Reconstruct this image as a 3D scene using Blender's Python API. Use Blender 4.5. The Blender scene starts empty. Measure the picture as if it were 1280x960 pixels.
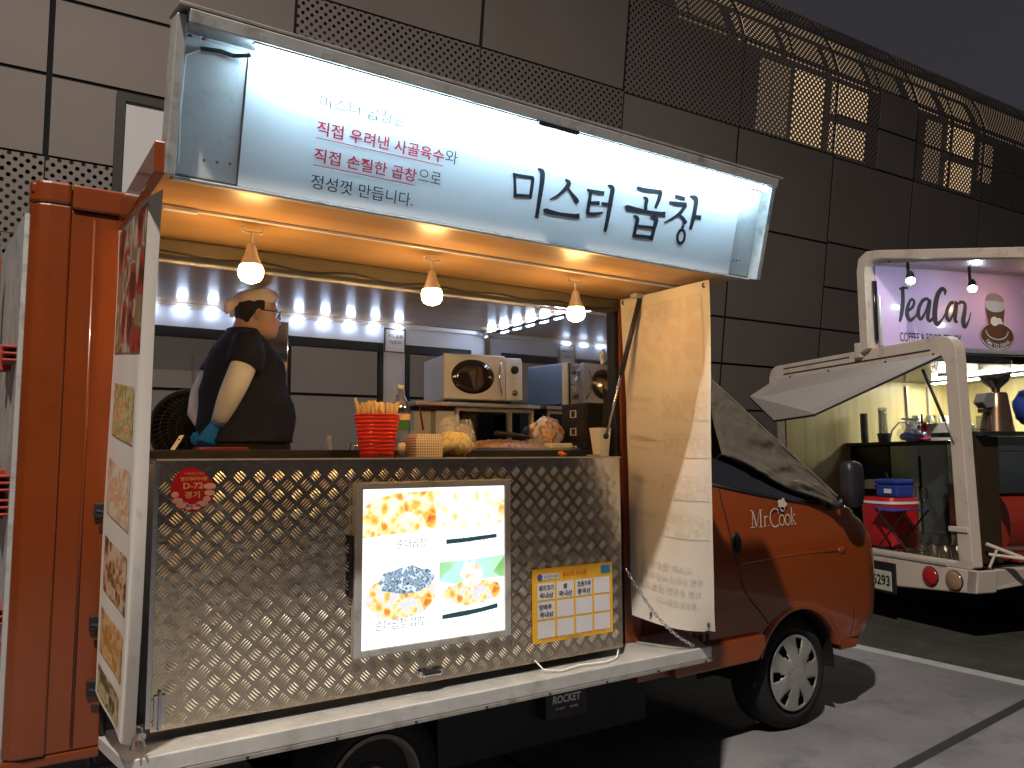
import bpy, math, random
from mathutils import Vector, Matrix, noise as mnoise
random.seed(7)
S = bpy.context.scene
COL = S.collection
R = math.radians
# ------------------------------------------------------------------ camera
HC, FPX = 1.47, 970.0
TH, PITCH, ROLL = R(56.9), math.atan(90.5 / 970), R(.29)
Fw = Vector((math.cos(TH) * math.cos(PITCH), math.sin(TH) * math.cos(PITCH), math.sin(PITCH)))
R0 = Vector((math.sin(TH), -math.cos(TH), 0)); U0 = R0.cross(Fw)
Rv = R0 * math.cos(ROLL) - U0 * math.sin(ROLL); Uv = U0 * math.cos(ROLL) + R0 * math.sin(ROLL)
cam = bpy.data.cameras.new('camera'); co = bpy.data.objects.new('camera', cam); COL.objects.link(co)
m = Matrix(((Rv.x, Uv.x, -Fw.x, 0), (Rv.y, Uv.y, -Fw.y, 0), (Rv.z, Uv.z, -Fw.z, HC), (0, 0, 0, 1)))
co.matrix_world = m
cam.sensor_width = 36; cam.lens = FPX / 1280 * 36; cam.clip_end = 400; cam.clip_start = .05
S.camera = co
# ------------------------------------------------------------------ materials
def new_mat(name):
    mt = bpy.data.materials.new(name); mt.use_nodes = True
    nt = mt.node_tree; nt.nodes.clear()
    out = nt.nodes.new('ShaderNodeOutputMaterial')
    return mt, nt, out
def L(nt, a, b): nt.links.new(a, b)
def mat(name, col, rough=.5, metal=0, bump=0, bs=60, var=.12, vs=6, coat=0, emis=None, es=0, trans=0, alpha=1, stretch=None, dirt=None, rvar=.12, sub=0, ior=1.45, spec=.5):
    mt, nt, out = new_mat(name); N = nt.nodes
    b = N.new('ShaderNodeBsdfPrincipled'); L(nt, b.outputs[0], out.inputs[0])
    b.inputs['Metallic'].default_value = metal; b.inputs['Coat Weight'].default_value = coat
    b.inputs['Coat Roughness'].default_value = .08; b.inputs['Specular IOR Level'].default_value = spec
    b.inputs['Transmission Weight'].default_value = trans; b.inputs['Alpha'].default_value = alpha
    b.inputs['IOR'].default_value = ior
    if sub: b.inputs['Subsurface Weight'].default_value = sub; b.inputs['Subsurface Scale'].default_value = .01
    tc = N.new('ShaderNodeTexCoord'); mp = N.new('ShaderNodeMapping'); L(nt, tc.outputs['Object'], mp.inputs[0])
    if stretch: mp.inputs['Scale'].default_value = stretch
    nz = N.new('ShaderNodeTexNoise'); nz.inputs['Scale'].default_value = vs; nz.inputs['Detail'].default_value = 5; L(nt, mp.outputs[0], nz.inputs['Vector'])
    mx = N.new('ShaderNodeMix'); mx.data_type = 'RGBA'
    mx.inputs[6].default_value = (*[c * (1 - var * 1.6) for c in col], 1); mx.inputs[7].default_value = (*[min(1, c * (1 + var)) for c in col], 1)
    L(nt, nz.outputs[0], mx.inputs[0]); last = mx.outputs[2]
    if dirt:
        n2 = N.new('ShaderNodeTexNoise'); n2.inputs['Scale'].default_value = dirt[1]; n2.inputs['Detail'].default_value = 8; n2.inputs['Roughness'].default_value = .7
        L(nt, mp.outputs[0], n2.inputs['Vector'])
        cr = N.new('ShaderNodeValToRGB'); cr.color_ramp.elements[0].position = .52; cr.color_ramp.elements[1].position = .72; L(nt, n2.outputs[0], cr.inputs[0])
        m2 = N.new('ShaderNodeMix'); m2.data_type = 'RGBA'; L(nt, cr.outputs[0], m2.inputs[0]); L(nt, last, m2.inputs[6]); m2.inputs[7].default_value = (*dirt[0], 1); last = m2.outputs[2]
    L(nt, last, b.inputs['Base Color'])
    mr = N.new('ShaderNodeMapRange'); mr.inputs[3].default_value = max(.02, rough * (1 - rvar)); mr.inputs[4].default_value = min(1, rough * (1 + rvar * 2)); L(nt, nz.outputs[0], mr.inputs[0]); L(nt, mr.outputs[0], b.inputs['Roughness'])
    if bump:
        n3 = N.new('ShaderNodeTexNoise'); n3.inputs['Scale'].default_value = bs; n3.inputs['Detail'].default_value = 4; L(nt, mp.outputs[0], n3.inputs['Vector'])
        bp = N.new('ShaderNodeBump'); bp.inputs['Strength'].default_value = bump; bp.inputs['Distance'].default_value = .01; L(nt, n3.outputs[0], bp.inputs['Height']); L(nt, bp.outputs[0], b.inputs['Normal'])
    if emis: b.inputs['Emission Color'].default_value = (*emis, 1); b.inputs['Emission Strength'].default_value = es
    return mt
def emit(name, col, s):
    mt, nt, out = new_mat(name); e = nt.nodes.new('ShaderNodeEmission'); e.inputs[0].default_value = (*col, 1); e.inputs[1].default_value = s
    L(nt, e.outputs[0], out.inputs[0]); return mt
def picture(name, cols, scale, es=0, rough=.4, dist=.5):
    """printed food photograph: voronoi clumps through a palette"""
    mt, nt, out = new_mat(name); N = nt.nodes
    tc = N.new('ShaderNodeTexCoord'); nz = N.new('ShaderNodeTexNoise'); nz.inputs['Scale'].default_value = scale * .6; nz.inputs['Detail'].default_value = 6; L(nt, tc.outputs['Object'], nz.inputs['Vector'])
    mx = N.new('ShaderNodeMix'); mx.data_type = 'RGBA'; mx.inputs[0].default_value = .02 * dist; L(nt, tc.outputs['Object'], mx.inputs[6]); L(nt, nz.outputs[1], mx.inputs[7])
    v = N.new('ShaderNodeTexVoronoi'); v.inputs['Scale'].default_value = scale; L(nt, mx.outputs[2], v.inputs['Vector'])
    add = N.new('ShaderNodeMath'); add.operation = 'MULTIPLY_ADD'; L(nt, v.outputs['Distance'], add.inputs[0]); add.inputs[1].default_value = .45
    sep = N.new('ShaderNodeSeparateColor'); L(nt, v.outputs['Color'], sep.inputs[0])
    m2 = N.new('ShaderNodeMath'); m2.operation = 'MULTIPLY_ADD'; L(nt, sep.outputs[0], m2.inputs[0]); m2.inputs[1].default_value = .45; L(nt, nz.outputs[0], m2.inputs[2])
    m3 = N.new('ShaderNodeMath'); m3.operation = 'ADD'; L(nt, m2.outputs[0], add.inputs[2]); m3 = add
    cr = N.new('ShaderNodeValToRGB'); e = cr.color_ramp.elements
    while len(e) < len(cols): e.new(.5)
    for i, c in enumerate(cols): e[i].position = i / max(1, len(cols) - 1); e[i].color = (*c, 1)
    mrg = N.new('ShaderNodeMapRange'); mrg.inputs[1].default_value = .5; mrg.inputs[2].default_value = 1.12; L(nt, m3.outputs[0], mrg.inputs[0]); L(nt, mrg.outputs[0], cr.inputs[0])
    if es:
        em = N.new('ShaderNodeEmission'); em.inputs[1].default_value = es; L(nt, cr.outputs[0], em.inputs[0]); L(nt, em.outputs[0], out.inputs[0])
    else:
        b = N.new('ShaderNodeBsdfPrincipled'); b.inputs['Roughness'].default_value = rough; L(nt, cr.outputs[0], b.inputs['Base Color']); L(nt, b.outputs[0], out.inputs[0])
    return mt
def perforated(name, col, a=.1, r=.021, rough=.6):
    mt, nt, out = new_mat(name); N = nt.nodes
    uv = N.new('ShaderNodeUVMap'); res = []
    for off in (0, .5):
        s = N.new('ShaderNodeVectorMath'); s.operation = 'MULTIPLY_ADD'; L(nt, uv.outputs[0], s.inputs[0]); s.inputs[1].default_value = (1 / a, 1 / a, 0); s.inputs[2].default_value = (off, off, 0)
        f = N.new('ShaderNodeVectorMath'); f.operation = 'FRACTION'; L(nt, s.outputs[0], f.inputs[0])
        d = N.new('ShaderNodeVectorMath'); d.operation = 'DISTANCE'; L(nt, f.outputs[0], d.inputs[0]); d.inputs[1].default_value = (.5, .5, 0); res.append(d.outputs['Value'])
    mn = N.new('ShaderNodeMath'); mn.operation = 'MINIMUM'; L(nt, res[0], mn.inputs[0]); L(nt, res[1], mn.inputs[1])
    lt = N.new('ShaderNodeMath'); lt.operation = 'LESS_THAN'; L(nt, mn.outputs[0], lt.inputs[0]); lt.inputs[1].default_value = r / a
    b = N.new('ShaderNodeBsdfPrincipled'); b.inputs['Base Color'].default_value = (*col, 1); b.inputs['Roughness'].default_value = rough; b.inputs['Metallic'].default_value = .3
    t = N.new('ShaderNodeBsdfTransparent'); ms = N.new('ShaderNodeMixShader'); L(nt, lt.outputs[0], ms.inputs[0]); L(nt, b.outputs[0], ms.inputs[1]); L(nt, t.outputs[0], ms.inputs[2]); L(nt, ms.outputs[0], out.inputs[0])
    return mt
def wood_mat(name, c1, c2, rough, scale, axis=0, coat=.3):
    mt, nt, out = new_mat(name); N = nt.nodes
    tc = N.new('ShaderNodeTexCoord'); mp = N.new('ShaderNodeMapping'); L(nt, tc.outputs['Object'], mp.inputs[0])
    sc = [scale * 8] * 3; sc[axis] = scale * .5; mp.inputs['Scale'].default_value = sc
    nz = N.new('ShaderNodeTexNoise'); nz.inputs['Scale'].default_value = 1; nz.inputs['Detail'].default_value = 6; nz.inputs['Distortion'].default_value = .4; L(nt, mp.outputs[0], nz.inputs['Vector'])
    cr = N.new('ShaderNodeValToRGB'); cr.color_ramp.elements[0].position = .35; cr.color_ramp.elements[0].color = (*c1, 1); cr.color_ramp.elements[1].position = .65; cr.color_ramp.elements[1].color = (*c2, 1); L(nt, nz.outputs[0], cr.inputs[0])
    b = N.new('ShaderNodeBsdfPrincipled'); b.inputs['Roughness'].default_value = rough; b.inputs['Coat Weight'].default_value = coat; b.inputs['Coat Roughness'].default_value = .2; L(nt, cr.outputs[0], b.inputs['Base Color'])
    bp = N.new('ShaderNodeBump'); bp.inputs['Strength'].default_value = .08; bp.inputs['Distance'].default_value = .005; L(nt, nz.outputs[0], bp.inputs['Height']); L(nt, bp.outputs[0], b.inputs['Normal']); L(nt, b.outputs[0], out.inputs[0])
    return mt
def glass(name, col=(1, 1, 1), rough=.05, clear=.8):
    mt, nt, out = new_mat(name); N = nt.nodes
    t = N.new('ShaderNodeBsdfTransparent'); t.inputs[0].default_value = (*col, 1); g = N.new('ShaderNodeBsdfGlossy'); g.inputs[1].default_value = rough
    fr = N.new('ShaderNodeLayerWeight'); fr.inputs[0].default_value = .5
    mr = N.new('ShaderNodeMapRange'); mr.inputs[3].default_value = 1 - clear; mr.inputs[4].default_value = .9; L(nt, fr.outputs['Facing'], mr.inputs[0])
    ms = N.new('ShaderNodeMixShader'); L(nt, mr.outputs[0], ms.inputs[0]); L(nt, t.outputs[0], ms.inputs[1]); L(nt, g.outputs[0], ms.inputs[2]); L(nt, ms.outputs[0], out.inputs[0])
    return mt
def film(name, col, rough=.3, see=.4, bump=.6, bs=40):
    mt, nt, out = new_mat(name); N = nt.nodes
    b = N.new('ShaderNodeBsdfPrincipled'); b.inputs['Base Color'].default_value = (*col, 1); b.inputs['Roughness'].default_value = rough; b.inputs['Alpha'].default_value = 1 - see
    tc = N.new('ShaderNodeTexCoord'); nz = N.new('ShaderNodeTexNoise'); nz.inputs['Scale'].default_value = bs; nz.inputs['Detail'].default_value = 5; nz.inputs['Distortion'].default_value = 1.5; L(nt, tc.outputs['Object'], nz.inputs['Vector'])
    bp = N.new('ShaderNodeBump'); bp.inputs['Strength'].default_value = bump; bp.inputs['Distance'].default_value = .02; L(nt, nz.outputs[0], bp.inputs['Height']); L(nt, bp.outputs[0], b.inputs['Normal']); L(nt, b.outputs[0], out.inputs[0])
    return mt
M = dict(
 orange=mat('orange_paint', (.165, .030, .002), .3, 0, .05, 8, .1, 3, coat=.7, dirt=((.11, .02, .002), 2.2)),
 orange_cab=mat('orange_cab_paint', (.235, .042, .005), .26, 0, .02, 8, .08, 3, coat=.9),
 seal=mat('black_rubber', (.012, .012, .012), .6),
 black=mat('black_plastic', (.02, .02, .022), .4, 0, .05),
 dark=mat('dark_steel', (.03, .03, .035), .55, .5, .1, 30, .3),
 alu=mat('aluminium', (.66, .65, .62), .42, .55, .06, 90, .15, 12, dirt=((.48, .46, .41), 7)),
 plate=mat('tread_plate', (.64, .55, .42), .18, 1, .22, 22, .1, 5, rvar=.3), bars=mat('tread_bar', (.74, .67, .54), .28, 1, .05, 40, .1, 9),
 steel=mat('brushed_steel', (.6, .6, .6), .24, 1, .05, 60, .1, 10, stretch=(1, 1, 14)),
 mirror=mat('polished_steel', (.62, .64, .68), .05, 1, .012, 6, .06, 3),
 chrome=mat('chrome', (.8, .8, .8), .1, 1),
 board=mat('sign_acrylic', (.80, .82, .84), .35, 0, .02, 4, .02, 2),
 framew=mat('painted_steel_grey', (.42, .42, .41), .42, .2, .08, 40, .15, 10, dirt=((.2, .18, .15), 14)),
 endp=mat('pale_end_plate', (.60, .62, .62), .45, .1, .03, 20, .06, 8, dirt=((.45, .45, .44), 12)), framew2=mat('painted_steel_dull', (.3, .28, .26), .5, .2, .1, 40, .2, 10, dirt=((.12, .1, .08), 14)),
 ink=mat('black_ink', (.015, .016, .025), .5), redink=mat('red_ink', (.6, .01, .05), .5),
 wood=wood_mat('canopy_laminate', (.50, .27, .10), (.66, .40, .17), .32, .9, 0, .5),
 ceil=wood_mat('ceiling_laminate', (.46, .30, .19), (.60, .42, .28), .30, 1.2, 0, .6),
 white=mat('white_panel', (.70, .74, .80), .35, 0, .02, 10, .05, 4),
 whitep=mat('white_plastic', (.78, .77, .74), .35, 0, .02, 10, .04, 6),
 vinyl=mat('banner_vinyl', (.66, .61, .54), .5, 0, .12, 9, .05, 4, sub=.0),
 concrete=mat('concrete', (.215, .212, .222), .85, 0, .6, 34, .45, 1.3, dirt=((.105, .105, .11), 3.4), rvar=.05),
 asphalt=mat('asphalt', (.055, .052, .045), .9, 0, .8, 90, .4, 3, dirt=((.09, .08, .06), 3.3)),
 paint=mat('road_paint', (.42, .44, .43), .7, 0, .3, 60, .2, 8, dirt=((.3, .3, .29), 7)),
 joint=mat('joint_filler', (.03, .03, .03), .9, 0, .4),
 tyre=mat('tyre_rubber', (.011, .011, .011), .75, 0, .2, 60),
 hub=mat('hubcap_silver', (.42, .41, .39), .38, .5, .03, 20, .1, 8, dirt=((.2, .17, .14), 10)),
 clad=mat('facade_aluminium', (.21, .178, .160), .55, .2, .02, 6, .12, .8, dirt=((.2, .18, .16), 1.1)),
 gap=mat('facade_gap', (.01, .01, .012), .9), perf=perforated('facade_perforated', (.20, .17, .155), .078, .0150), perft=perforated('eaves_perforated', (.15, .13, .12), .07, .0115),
 litwarm=emit('lit_room_warm', (1, .66, .36), .85), litmid=emit('lit_room_mid', (1, .66, .36), .5), litdim=emit('lit_room_dim', (1, .68, .38), .24),
 tube=emit('led_tube', (.52, .80, 1), 100), led=emit('led_module', (.58, .72, 1), 46), bulb=emit('warm_bulb', (1, .58, .2), 150),
 spotw=emit('spot_white', (.8, .93, 1), 90), spoty=emit('spot_warm', (1, .5, .15), 90),
 skin=mat('skin', (.66, .43, .34), .5, 0, .1, 120, .08, 14, sub=.1), hair=mat('black_hair', (.015, .012, .01), .5, 0, .5, 300),
 shirt=mat('navy_cotton', (.013, .019, .048), .85, 0, .5, 9, .25, 30), trous=mat('black_trousers', (.014, .014, .018), .85, 0, .4, 12),
 sleeve=mat('white_arm_cover', (.82, .84, .92), .7, 0, .3, 30, .05, 20), glove=mat('blue_nitrile', (.02, .25, .95), .4, 0, .25, 60),
 capm=mat('pink_white_cloth', (.86, .74, .72), .8, 0, .5, 30, .08, 30),
 redp=mat('red_plastic', (.75, .03, .012), .3, 0, .02), bamboo=mat('bamboo', (.68, .50, .28), .6, 0, .1, 80, .2, 20),
 clear=glass('clear_plastic', (.93, .96, .98), .05, .82), cglass=glass('dark_window', (.18, .22, .22), .03, .75),
 bag=film('white_carrier_film', (.85, .82, .78), .3, .78), olive=mat('dark_olive_rail', (.10, .085, .055), .5, .2, .1, 30, .2, 8), yellow=picture('yellow_radish', [(.8, .5, .02), (.9, .7, .1), (.85, .8, .4), (.7, .4, .03)], 60),
 snack=picture('sausage_food', [(.10, .025, .0), (.36, .15, .0), (.52, .28, .01), (.22, .08, .0)], 70),
 tarp=film('tarpaulin', (.13, .11, .085), .26, .02, 1.0, 4), teaw=mat('cream_paint', (.62, .53, .45), .42, 0, .05, 20, .06, 4, coat=.2, dirt=((.4, .33, .27), 6)),
 pink=mat('pink_board', (.74, .54, .88), .3, 0, .02, 6, .05, 2, coat=.4), brown=mat('logo_brown', (.12, .055, .03), .5), teadark=mat('dark_cabinet', (.02, .024, .028), .12, .1, .02),
 tearefl=mat('reflecting_steel', (.30, .36, .37), .1, .9, .05, 5), redg=mat('red_gloss', (.30, .03, .015), .12, .1, .03, 5, coat=.8),
 yw=wood_mat('yellow_ply', (.62, .52, .22), (.74, .66, .34), .5, 1.2, 2, .2), redc=mat('red_cooler', (.5, .015, .02), .4), blue=mat('blue_cloth', (.02, .05, .3), .6, 0, .3, 60),
 lens=mat('red_lens', (.42, .008, .012), .15, 0, .1, 90, coat=.8), lens2=mat('amber_lens', (.38, .22, .13), .15, 0, .1, 90, .4, 25, coat=.8), amber=mat('amber_marker', (.7, .2, .02), .2, coat=.8),
 platew=mat('number_plate', (.52, .54, .42), .5), yell=mat('yellow_card', (.72, .40, .03), .5, 0, .03, 10, .05, 5), cellw=mat('card_white', (.62, .63, .66), .45), stick=mat('sticker_red', (.45, .008, .015), .3, 0, .1, 30), gold=mat('gold_ink', (.75, .48, .2), .5), pinkish=mat('sticker_pink', (.72, .42, .38), .5),
 screen=emit('menu_screen', (.97, 1, 1), 1.5), bulbglass=mat('bulb_housing', (.8, .72, .6), .5), greyp=mat('grey_print', (.55, .50, .44), .5), paleprint=mat('pale_print', (.68, .60, .50), .5, 0, .0, 10, .1, 9), paleprint2=mat('pale_orange_print', (.70, .52, .38), .5, 0, 0, 10, .1, 9),
 panelgrey=mat('pale_display', (.62, .60, .60), .4, 0, .02, 6, .05), frameb=mat('brown_frame', (.03, .022, .018), .5),
 coffee=mat('coffee_beans', (.03, .015, .008), .5, 0, 1, 120), brass=mat('bronze_metal', (.42, .27, .17), .25, .9, .02, 10), cupdark=mat('grey_cups', (.2, .19, .18), .5), rustred=mat('red_rusty_paint', (.28, .03, .01), .55, 0, .4, 40), bright=mat('bright_white_cloth', (.8, .85, .9), .6, 0, .3, 30),
)
# ------------------------------------------------------------------ mesh builder
ORG = {}
XF = [None]
class MB:
    def __init__(s): s.v = []; s.f = []; s.uv = None
    def add(s, vs, fs):
        n = len(s.v); s.v += [Vector(p) for p in vs]; s.f += [tuple(i + n for i in f) for f in fs]; return s
    def box(s, x0, x1, y0, y1, z0, z1):
        return s.add([(x, y, z) for z in (z0, z1) for y in (y0, y1) for x in (x0, x1)], [(0, 2, 3, 1), (4, 5, 7, 6), (0, 1, 5, 4), (2, 6, 7, 3), (0, 4, 6, 2), (1, 3, 7, 5)])
    def obox(s, c, ax, ay, az):
        c, ax, ay, az = map(Vector, (c, ax, ay, az))
        return s.add([c + ax * i + ay * j + az * k for k in (-1, 1) for j in (-1, 1) for i in (-1, 1)], [(0, 2, 3, 1), (4, 5, 7, 6), (0, 1, 5, 4), (2, 6, 7, 3), (0, 4, 6, 2), (1, 3, 7, 5)])
    def prism(s, pts, d):
        n = len(pts); d = Vector(d); p = [Vector(a) for a in pts]
        return s.add(p + [a + d for a in p], [tuple(range(n))[::-1], tuple(range(n, 2 * n))] + [(i, (i + 1) % n, n + (i + 1) % n, n + i) for i in range(n)])
    def tube(s, pts, r, n=8, caps=True):
        pts = [Vector(p) for p in pts]; rs = r if isinstance(r, (list, tuple)) else [r] * len(pts); vs = []; fs = []; prev = None
        for i, p in enumerate(pts):
            t = (pts[min(i + 1, len(pts) - 1)] - pts[max(i - 1, 0)]).normalized()
            a = (Vector((0, 0, 1)) if abs(t.z) < .9 else Vector((1, 0, 0))) if prev is None else prev
            u = (a - t * a.dot(t)).normalized(); prev = u; w = t.cross(u)
            for k in range(n):
                an = 2 * math.pi * k / n; vs.append(p + (u * math.cos(an) + w * math.sin(an)) * rs[i])
        for i in range(len(pts) - 1):
            for k in range(n): fs.append((i * n + k, i * n + (k + 1) % n, (i + 1) * n + (k + 1) % n, (i + 1) * n + k))
        if caps: fs += [tuple(range(n))[::-1], tuple((len(pts) - 1) * n + k for k in range(n))]
        return s.add(vs, fs)
    def lathe(s, c, prof, n=24, ax='z', capends=True):
        c = Vector(c); vs = []; fs = []
        for (r, h) in prof:
            for k in range(n):
                a = 2 * math.pi * k / n; x, y = r * math.cos(a), r * math.sin(a)
                vs.append(c + {'z': Vector((x, y, h)), 'y': Vector((x, h, -y)), 'x': Vector((h, x, y))}[ax])
        for i in range(len(prof) - 1):
            for k in range(n): fs.append((i * n + k, i * n + (k + 1) % n, (i + 1) * n + (k + 1) % n, (i + 1) * n + k))
        if capends: fs += [tuple(range(n))[::-1], tuple((len(prof) - 1) * n + k for k in range(n))]
        return s.add(vs, fs)
    def rings(s, rs, n=28, p=2.0):
        """horizontal superellipse rings: (cx, cy, z, rx, ry)"""
        vs = []; fs = []
        for (cx, cy, z, rx, ry) in rs:
            for k in range(n):
                a = 2 * math.pi * k / n; c, q = math.cos(a), math.sin(a)
                vs.append((cx + rx * math.copysign(abs(c) ** (2 / p), c), cy + ry * math.copysign(abs(q) ** (2 / p), q), z))
        for i in range(len(rs) - 1):
            for k in range(n): fs.append((i * n + k, i * n + (k + 1) % n, (i + 1) * n + (k + 1) % n, (i + 1) * n + k))
        fs += [tuple(range(n))[::-1], tuple((len(rs) - 1) * n + k for k in range(n))]
        return s.add(vs, fs)
    def grid(s, fn, nu, nv):
        vs = [fn(i / nu, j / nv) for j in range(nv + 1) for i in range(nu + 1)]
        return s.add(vs, [(j * (nu + 1) + i, j * (nu + 1) + i + 1, (j + 1) * (nu + 1) + i + 1, (j + 1) * (nu + 1) + i) for j in range(nv) for i in range(nu)])
    def ball(s, c, r, n=14, k=(1, 1, 1), lump=0, seed=0):
        c = Vector(c); vs = []; fs = []; m_ = n // 2
        for i in range(m_ + 1):
            t = math.pi * i / m_
            for j in range(n):
                a = 2 * math.pi * j / n; d = Vector((math.sin(t) * math.cos(a), math.sin(t) * math.sin(a), -math.cos(t)))
                q = 1 + lump * mnoise.noise(d * 1.7 + Vector((seed, 0, 0))) + lump * .4 * mnoise.noise(d * 5 + Vector((seed, 9, 0)))
                vs.append(c + Vector((d.x * k[0], d.y * k[1], d.z * k[2])) * r * q)
        for i in range(m_):
            for j in range(n): fs.append((i * n + j, i * n + (j + 1) % n, (i + 1) * n + (j + 1) % n, (i + 1) * n + j))
        return s.add(vs, fs)
    def build(s, name, material, parent=None, smooth=False, bevel=0, sub=0, solid=0, remesh=0, smoothit=0, autos=None):
        me = bpy.data.meshes.new(name); vs = s.v
        if XF[0]: vs = [XF[0](p) for p in vs]
        lo = [min(p[i] for p in vs) for i in range(3)]; hi = [max(p[i] for p in vs) for i in range(3)]
        o0 = Vector(((lo[0] + hi[0]) / 2, (lo[1] + hi[1]) / 2, lo[2]))
        me.from_pydata([p - o0 for p in vs], [], s.f); me.validate()
        if s.uv:
            ul = me.uv_layers.new(name='UVMap')
            for lp in me.loops: ul.data[lp.index].uv = s.uv[lp.vertex_index]
        mats = material if isinstance(material, list) else [material]
        for mm in mats: me.materials.append(mm)
        o = bpy.data.objects.new(name, me); COL.objects.link(o); ORG[o.name] = o0
        if parent: o.parent = parent; o.location = o0 - ORG[parent.name]
        else: o.location = o0
        if smooth or autos:
            for p in me.polygons: p.use_smooth = True
        if autos: me.set_sharp_from_angle(angle=R(autos))
        if remesh:
            r_ = o.modifiers.new('remesh', 'REMESH'); r_.mode = 'VOXEL'; r_.voxel_size = remesh; r_.use_smooth_shade = True
        if smoothit: q = o.modifiers.new('smooth', 'SMOOTH'); q.iterations = smoothit; q.factor = .5
        if solid: q = o.modifiers.new('solid', 'SOLIDIFY'); q.thickness = solid; q.offset = 0
        if bevel: q = o.modifiers.new('bevel', 'BEVEL'); q.width = bevel; q.segments = 2; q.limit_method = 'ANGLE'; q.harden_normals = False
        if sub: q = o.modifiers.new('sub', 'SUBSURF'); q.levels = sub; q.render_levels = sub
        return o
def tag(o, label, cat, group=None):
    o['label'] = label; o['category'] = cat
    if group: o['group'] = group
    return o
def thing(name, label, cat, base, group=None):
    o = bpy.data.objects.new(name, None); COL.objects.link(o); o.empty_display_size = .1
    b = Vector(base); b = XF[0](b) if XF[0] else b
    o.location = b; ORG[o.name] = b
    return tag(o, label, cat, group)
def B(*a): return MB().box(*a)
_tc = {}
def glyphs(txt, weight=0):
    k = (txt, weight)
    if k in _tc: return _tc[k]
    c = bpy.data.curves.new('txt', 'FONT'); c.body = txt; c.offset = weight; c.resolution_u = 3
    o = bpy.data.objects.new('txt', c); COL.objects.link(o); bpy.context.view_layer.update()
    me = bpy.data.meshes.new_from_object(o.evaluated_get(bpy.context.evaluated_depsgraph_get()))
    vs = [(v.co.x, v.co.y) for v in me.vertices]; fs = [tuple(p.vertices) for p in me.polygons]
    bpy.data.objects.remove(o); bpy.data.meshes.remove(me); bpy.data.curves.remove(c)
    _tc[k] = (vs, fs); return _tc[k]
def text_to(mb, txt, o, u, v, w, h, weight=0, slant=0, mirror=False):
    """fit a line of lettering into the parallelogram o + [0,w]u + [0,h]v"""
    vs, fs = glyphs(txt, weight)
    x0 = min(p[0] for p in vs); x1 = max(p[0] for p in vs); y0 = min(p[1] for p in vs); y1 = max(p[1] for p in vs)
    o, u, v = Vector(o), Vector(u), Vector(v); out = []
    for x, y in vs:
        a = (x - x0) / (x1 - x0); b = (y - y0) / (y1 - y0)
        if mirror: a = 1 - a
        out.append(o + u * (a * w + slant * b * h) + v * (b * h))
    mb.add(out, fs); return mb
def brush(mb, pts, mp, n=5):
    """a stroke with a width at every point, laid on a plane by mp(x, y)"""
    P = [(Vector((a, b)), w) for a, b, w in pts]; Q = []
    for i in range(len(P) - 1):
        p0 = P[max(i - 1, 0)]; p1 = P[i]; p2 = P[i + 1]; p3 = P[min(i + 2, len(P) - 1)]
        for k in range(n):
            t = k / n; c = .5 * ((2 * p1[0]) + (p2[0] - p0[0]) * t + (2 * p0[0] - 5 * p1[0] + 4 * p2[0] - p3[0]) * t * t + (-p0[0] + 3 * p1[0] - 3 * p2[0] + p3[0]) * t ** 3)
            Q.append((c, p1[1] + (p2[1] - p1[1]) * t))
    Q.append(P[-1]); vs = []
    for i, (c, w) in enumerate(Q):
        d = (Q[min(i + 1, len(Q) - 1)][0] - Q[max(i - 1, 0)][0]).normalized(); nn = Vector((-d.y, d.x)) * w / 2
        vs += [mp(*(c + nn)), mp(*(c - nn))]
    mb.add(vs, [(2 * i, 2 * i + 1, 2 * i + 3, 2 * i + 2) for i in range(len(Q) - 1)]); return mb
def arc(cx, cy, rx, ry, a0, a1, w, n=10):
    return [(cx + rx * math.cos(R(a0 + (a1 - a0) * i / n)), cy + ry * math.sin(R(a0 + (a1 - a0) * i / n)), w) for i in range(n + 1)]
def struct(o): o['kind'] = 'structure'; return o
# ================================================================== SETTING
g = MB().add([(-60, -40, 0), (5.62, -40, 0), (5.62, 60, 0), (-60, 60, 0)], [(0, 1, 2, 3)]).build('ground', M['concrete']); struct(g)
g = MB().add([(5.62, -40, 0), (90, -40, 0), (90, 60, 0), (5.62, 60, 0)], [(0, 1, 2, 3)]).build('asphalt_road', M['asphalt']); struct(g)
g = B(5.50, 5.62, -20, 30, -.02, .004).build('road_line', M['paint']); struct(g)
g = MB()
for (x0, y0, x1, y1, w) in ((-20, .0, 5.46, 2.36, .028), (2.1, -30, 2.15, 30, .02), (-20, 6.6, 5.46, 6.9, .02)):
    dx, dy = x1 - x0, y1 - y0; l = math.hypot(dx, dy); nx, ny = -dy / l * w, dx / l * w
    g.add([(x0 + nx, y0 + ny, .003), (x1 + nx, y1 + ny, .003), (x1 - nx, y1 - ny, .003), (x0 - nx, y0 - ny, .003)], [(0, 1, 2, 3)])
g = g.build('ground_joint', M['joint']); struct(g)
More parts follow.
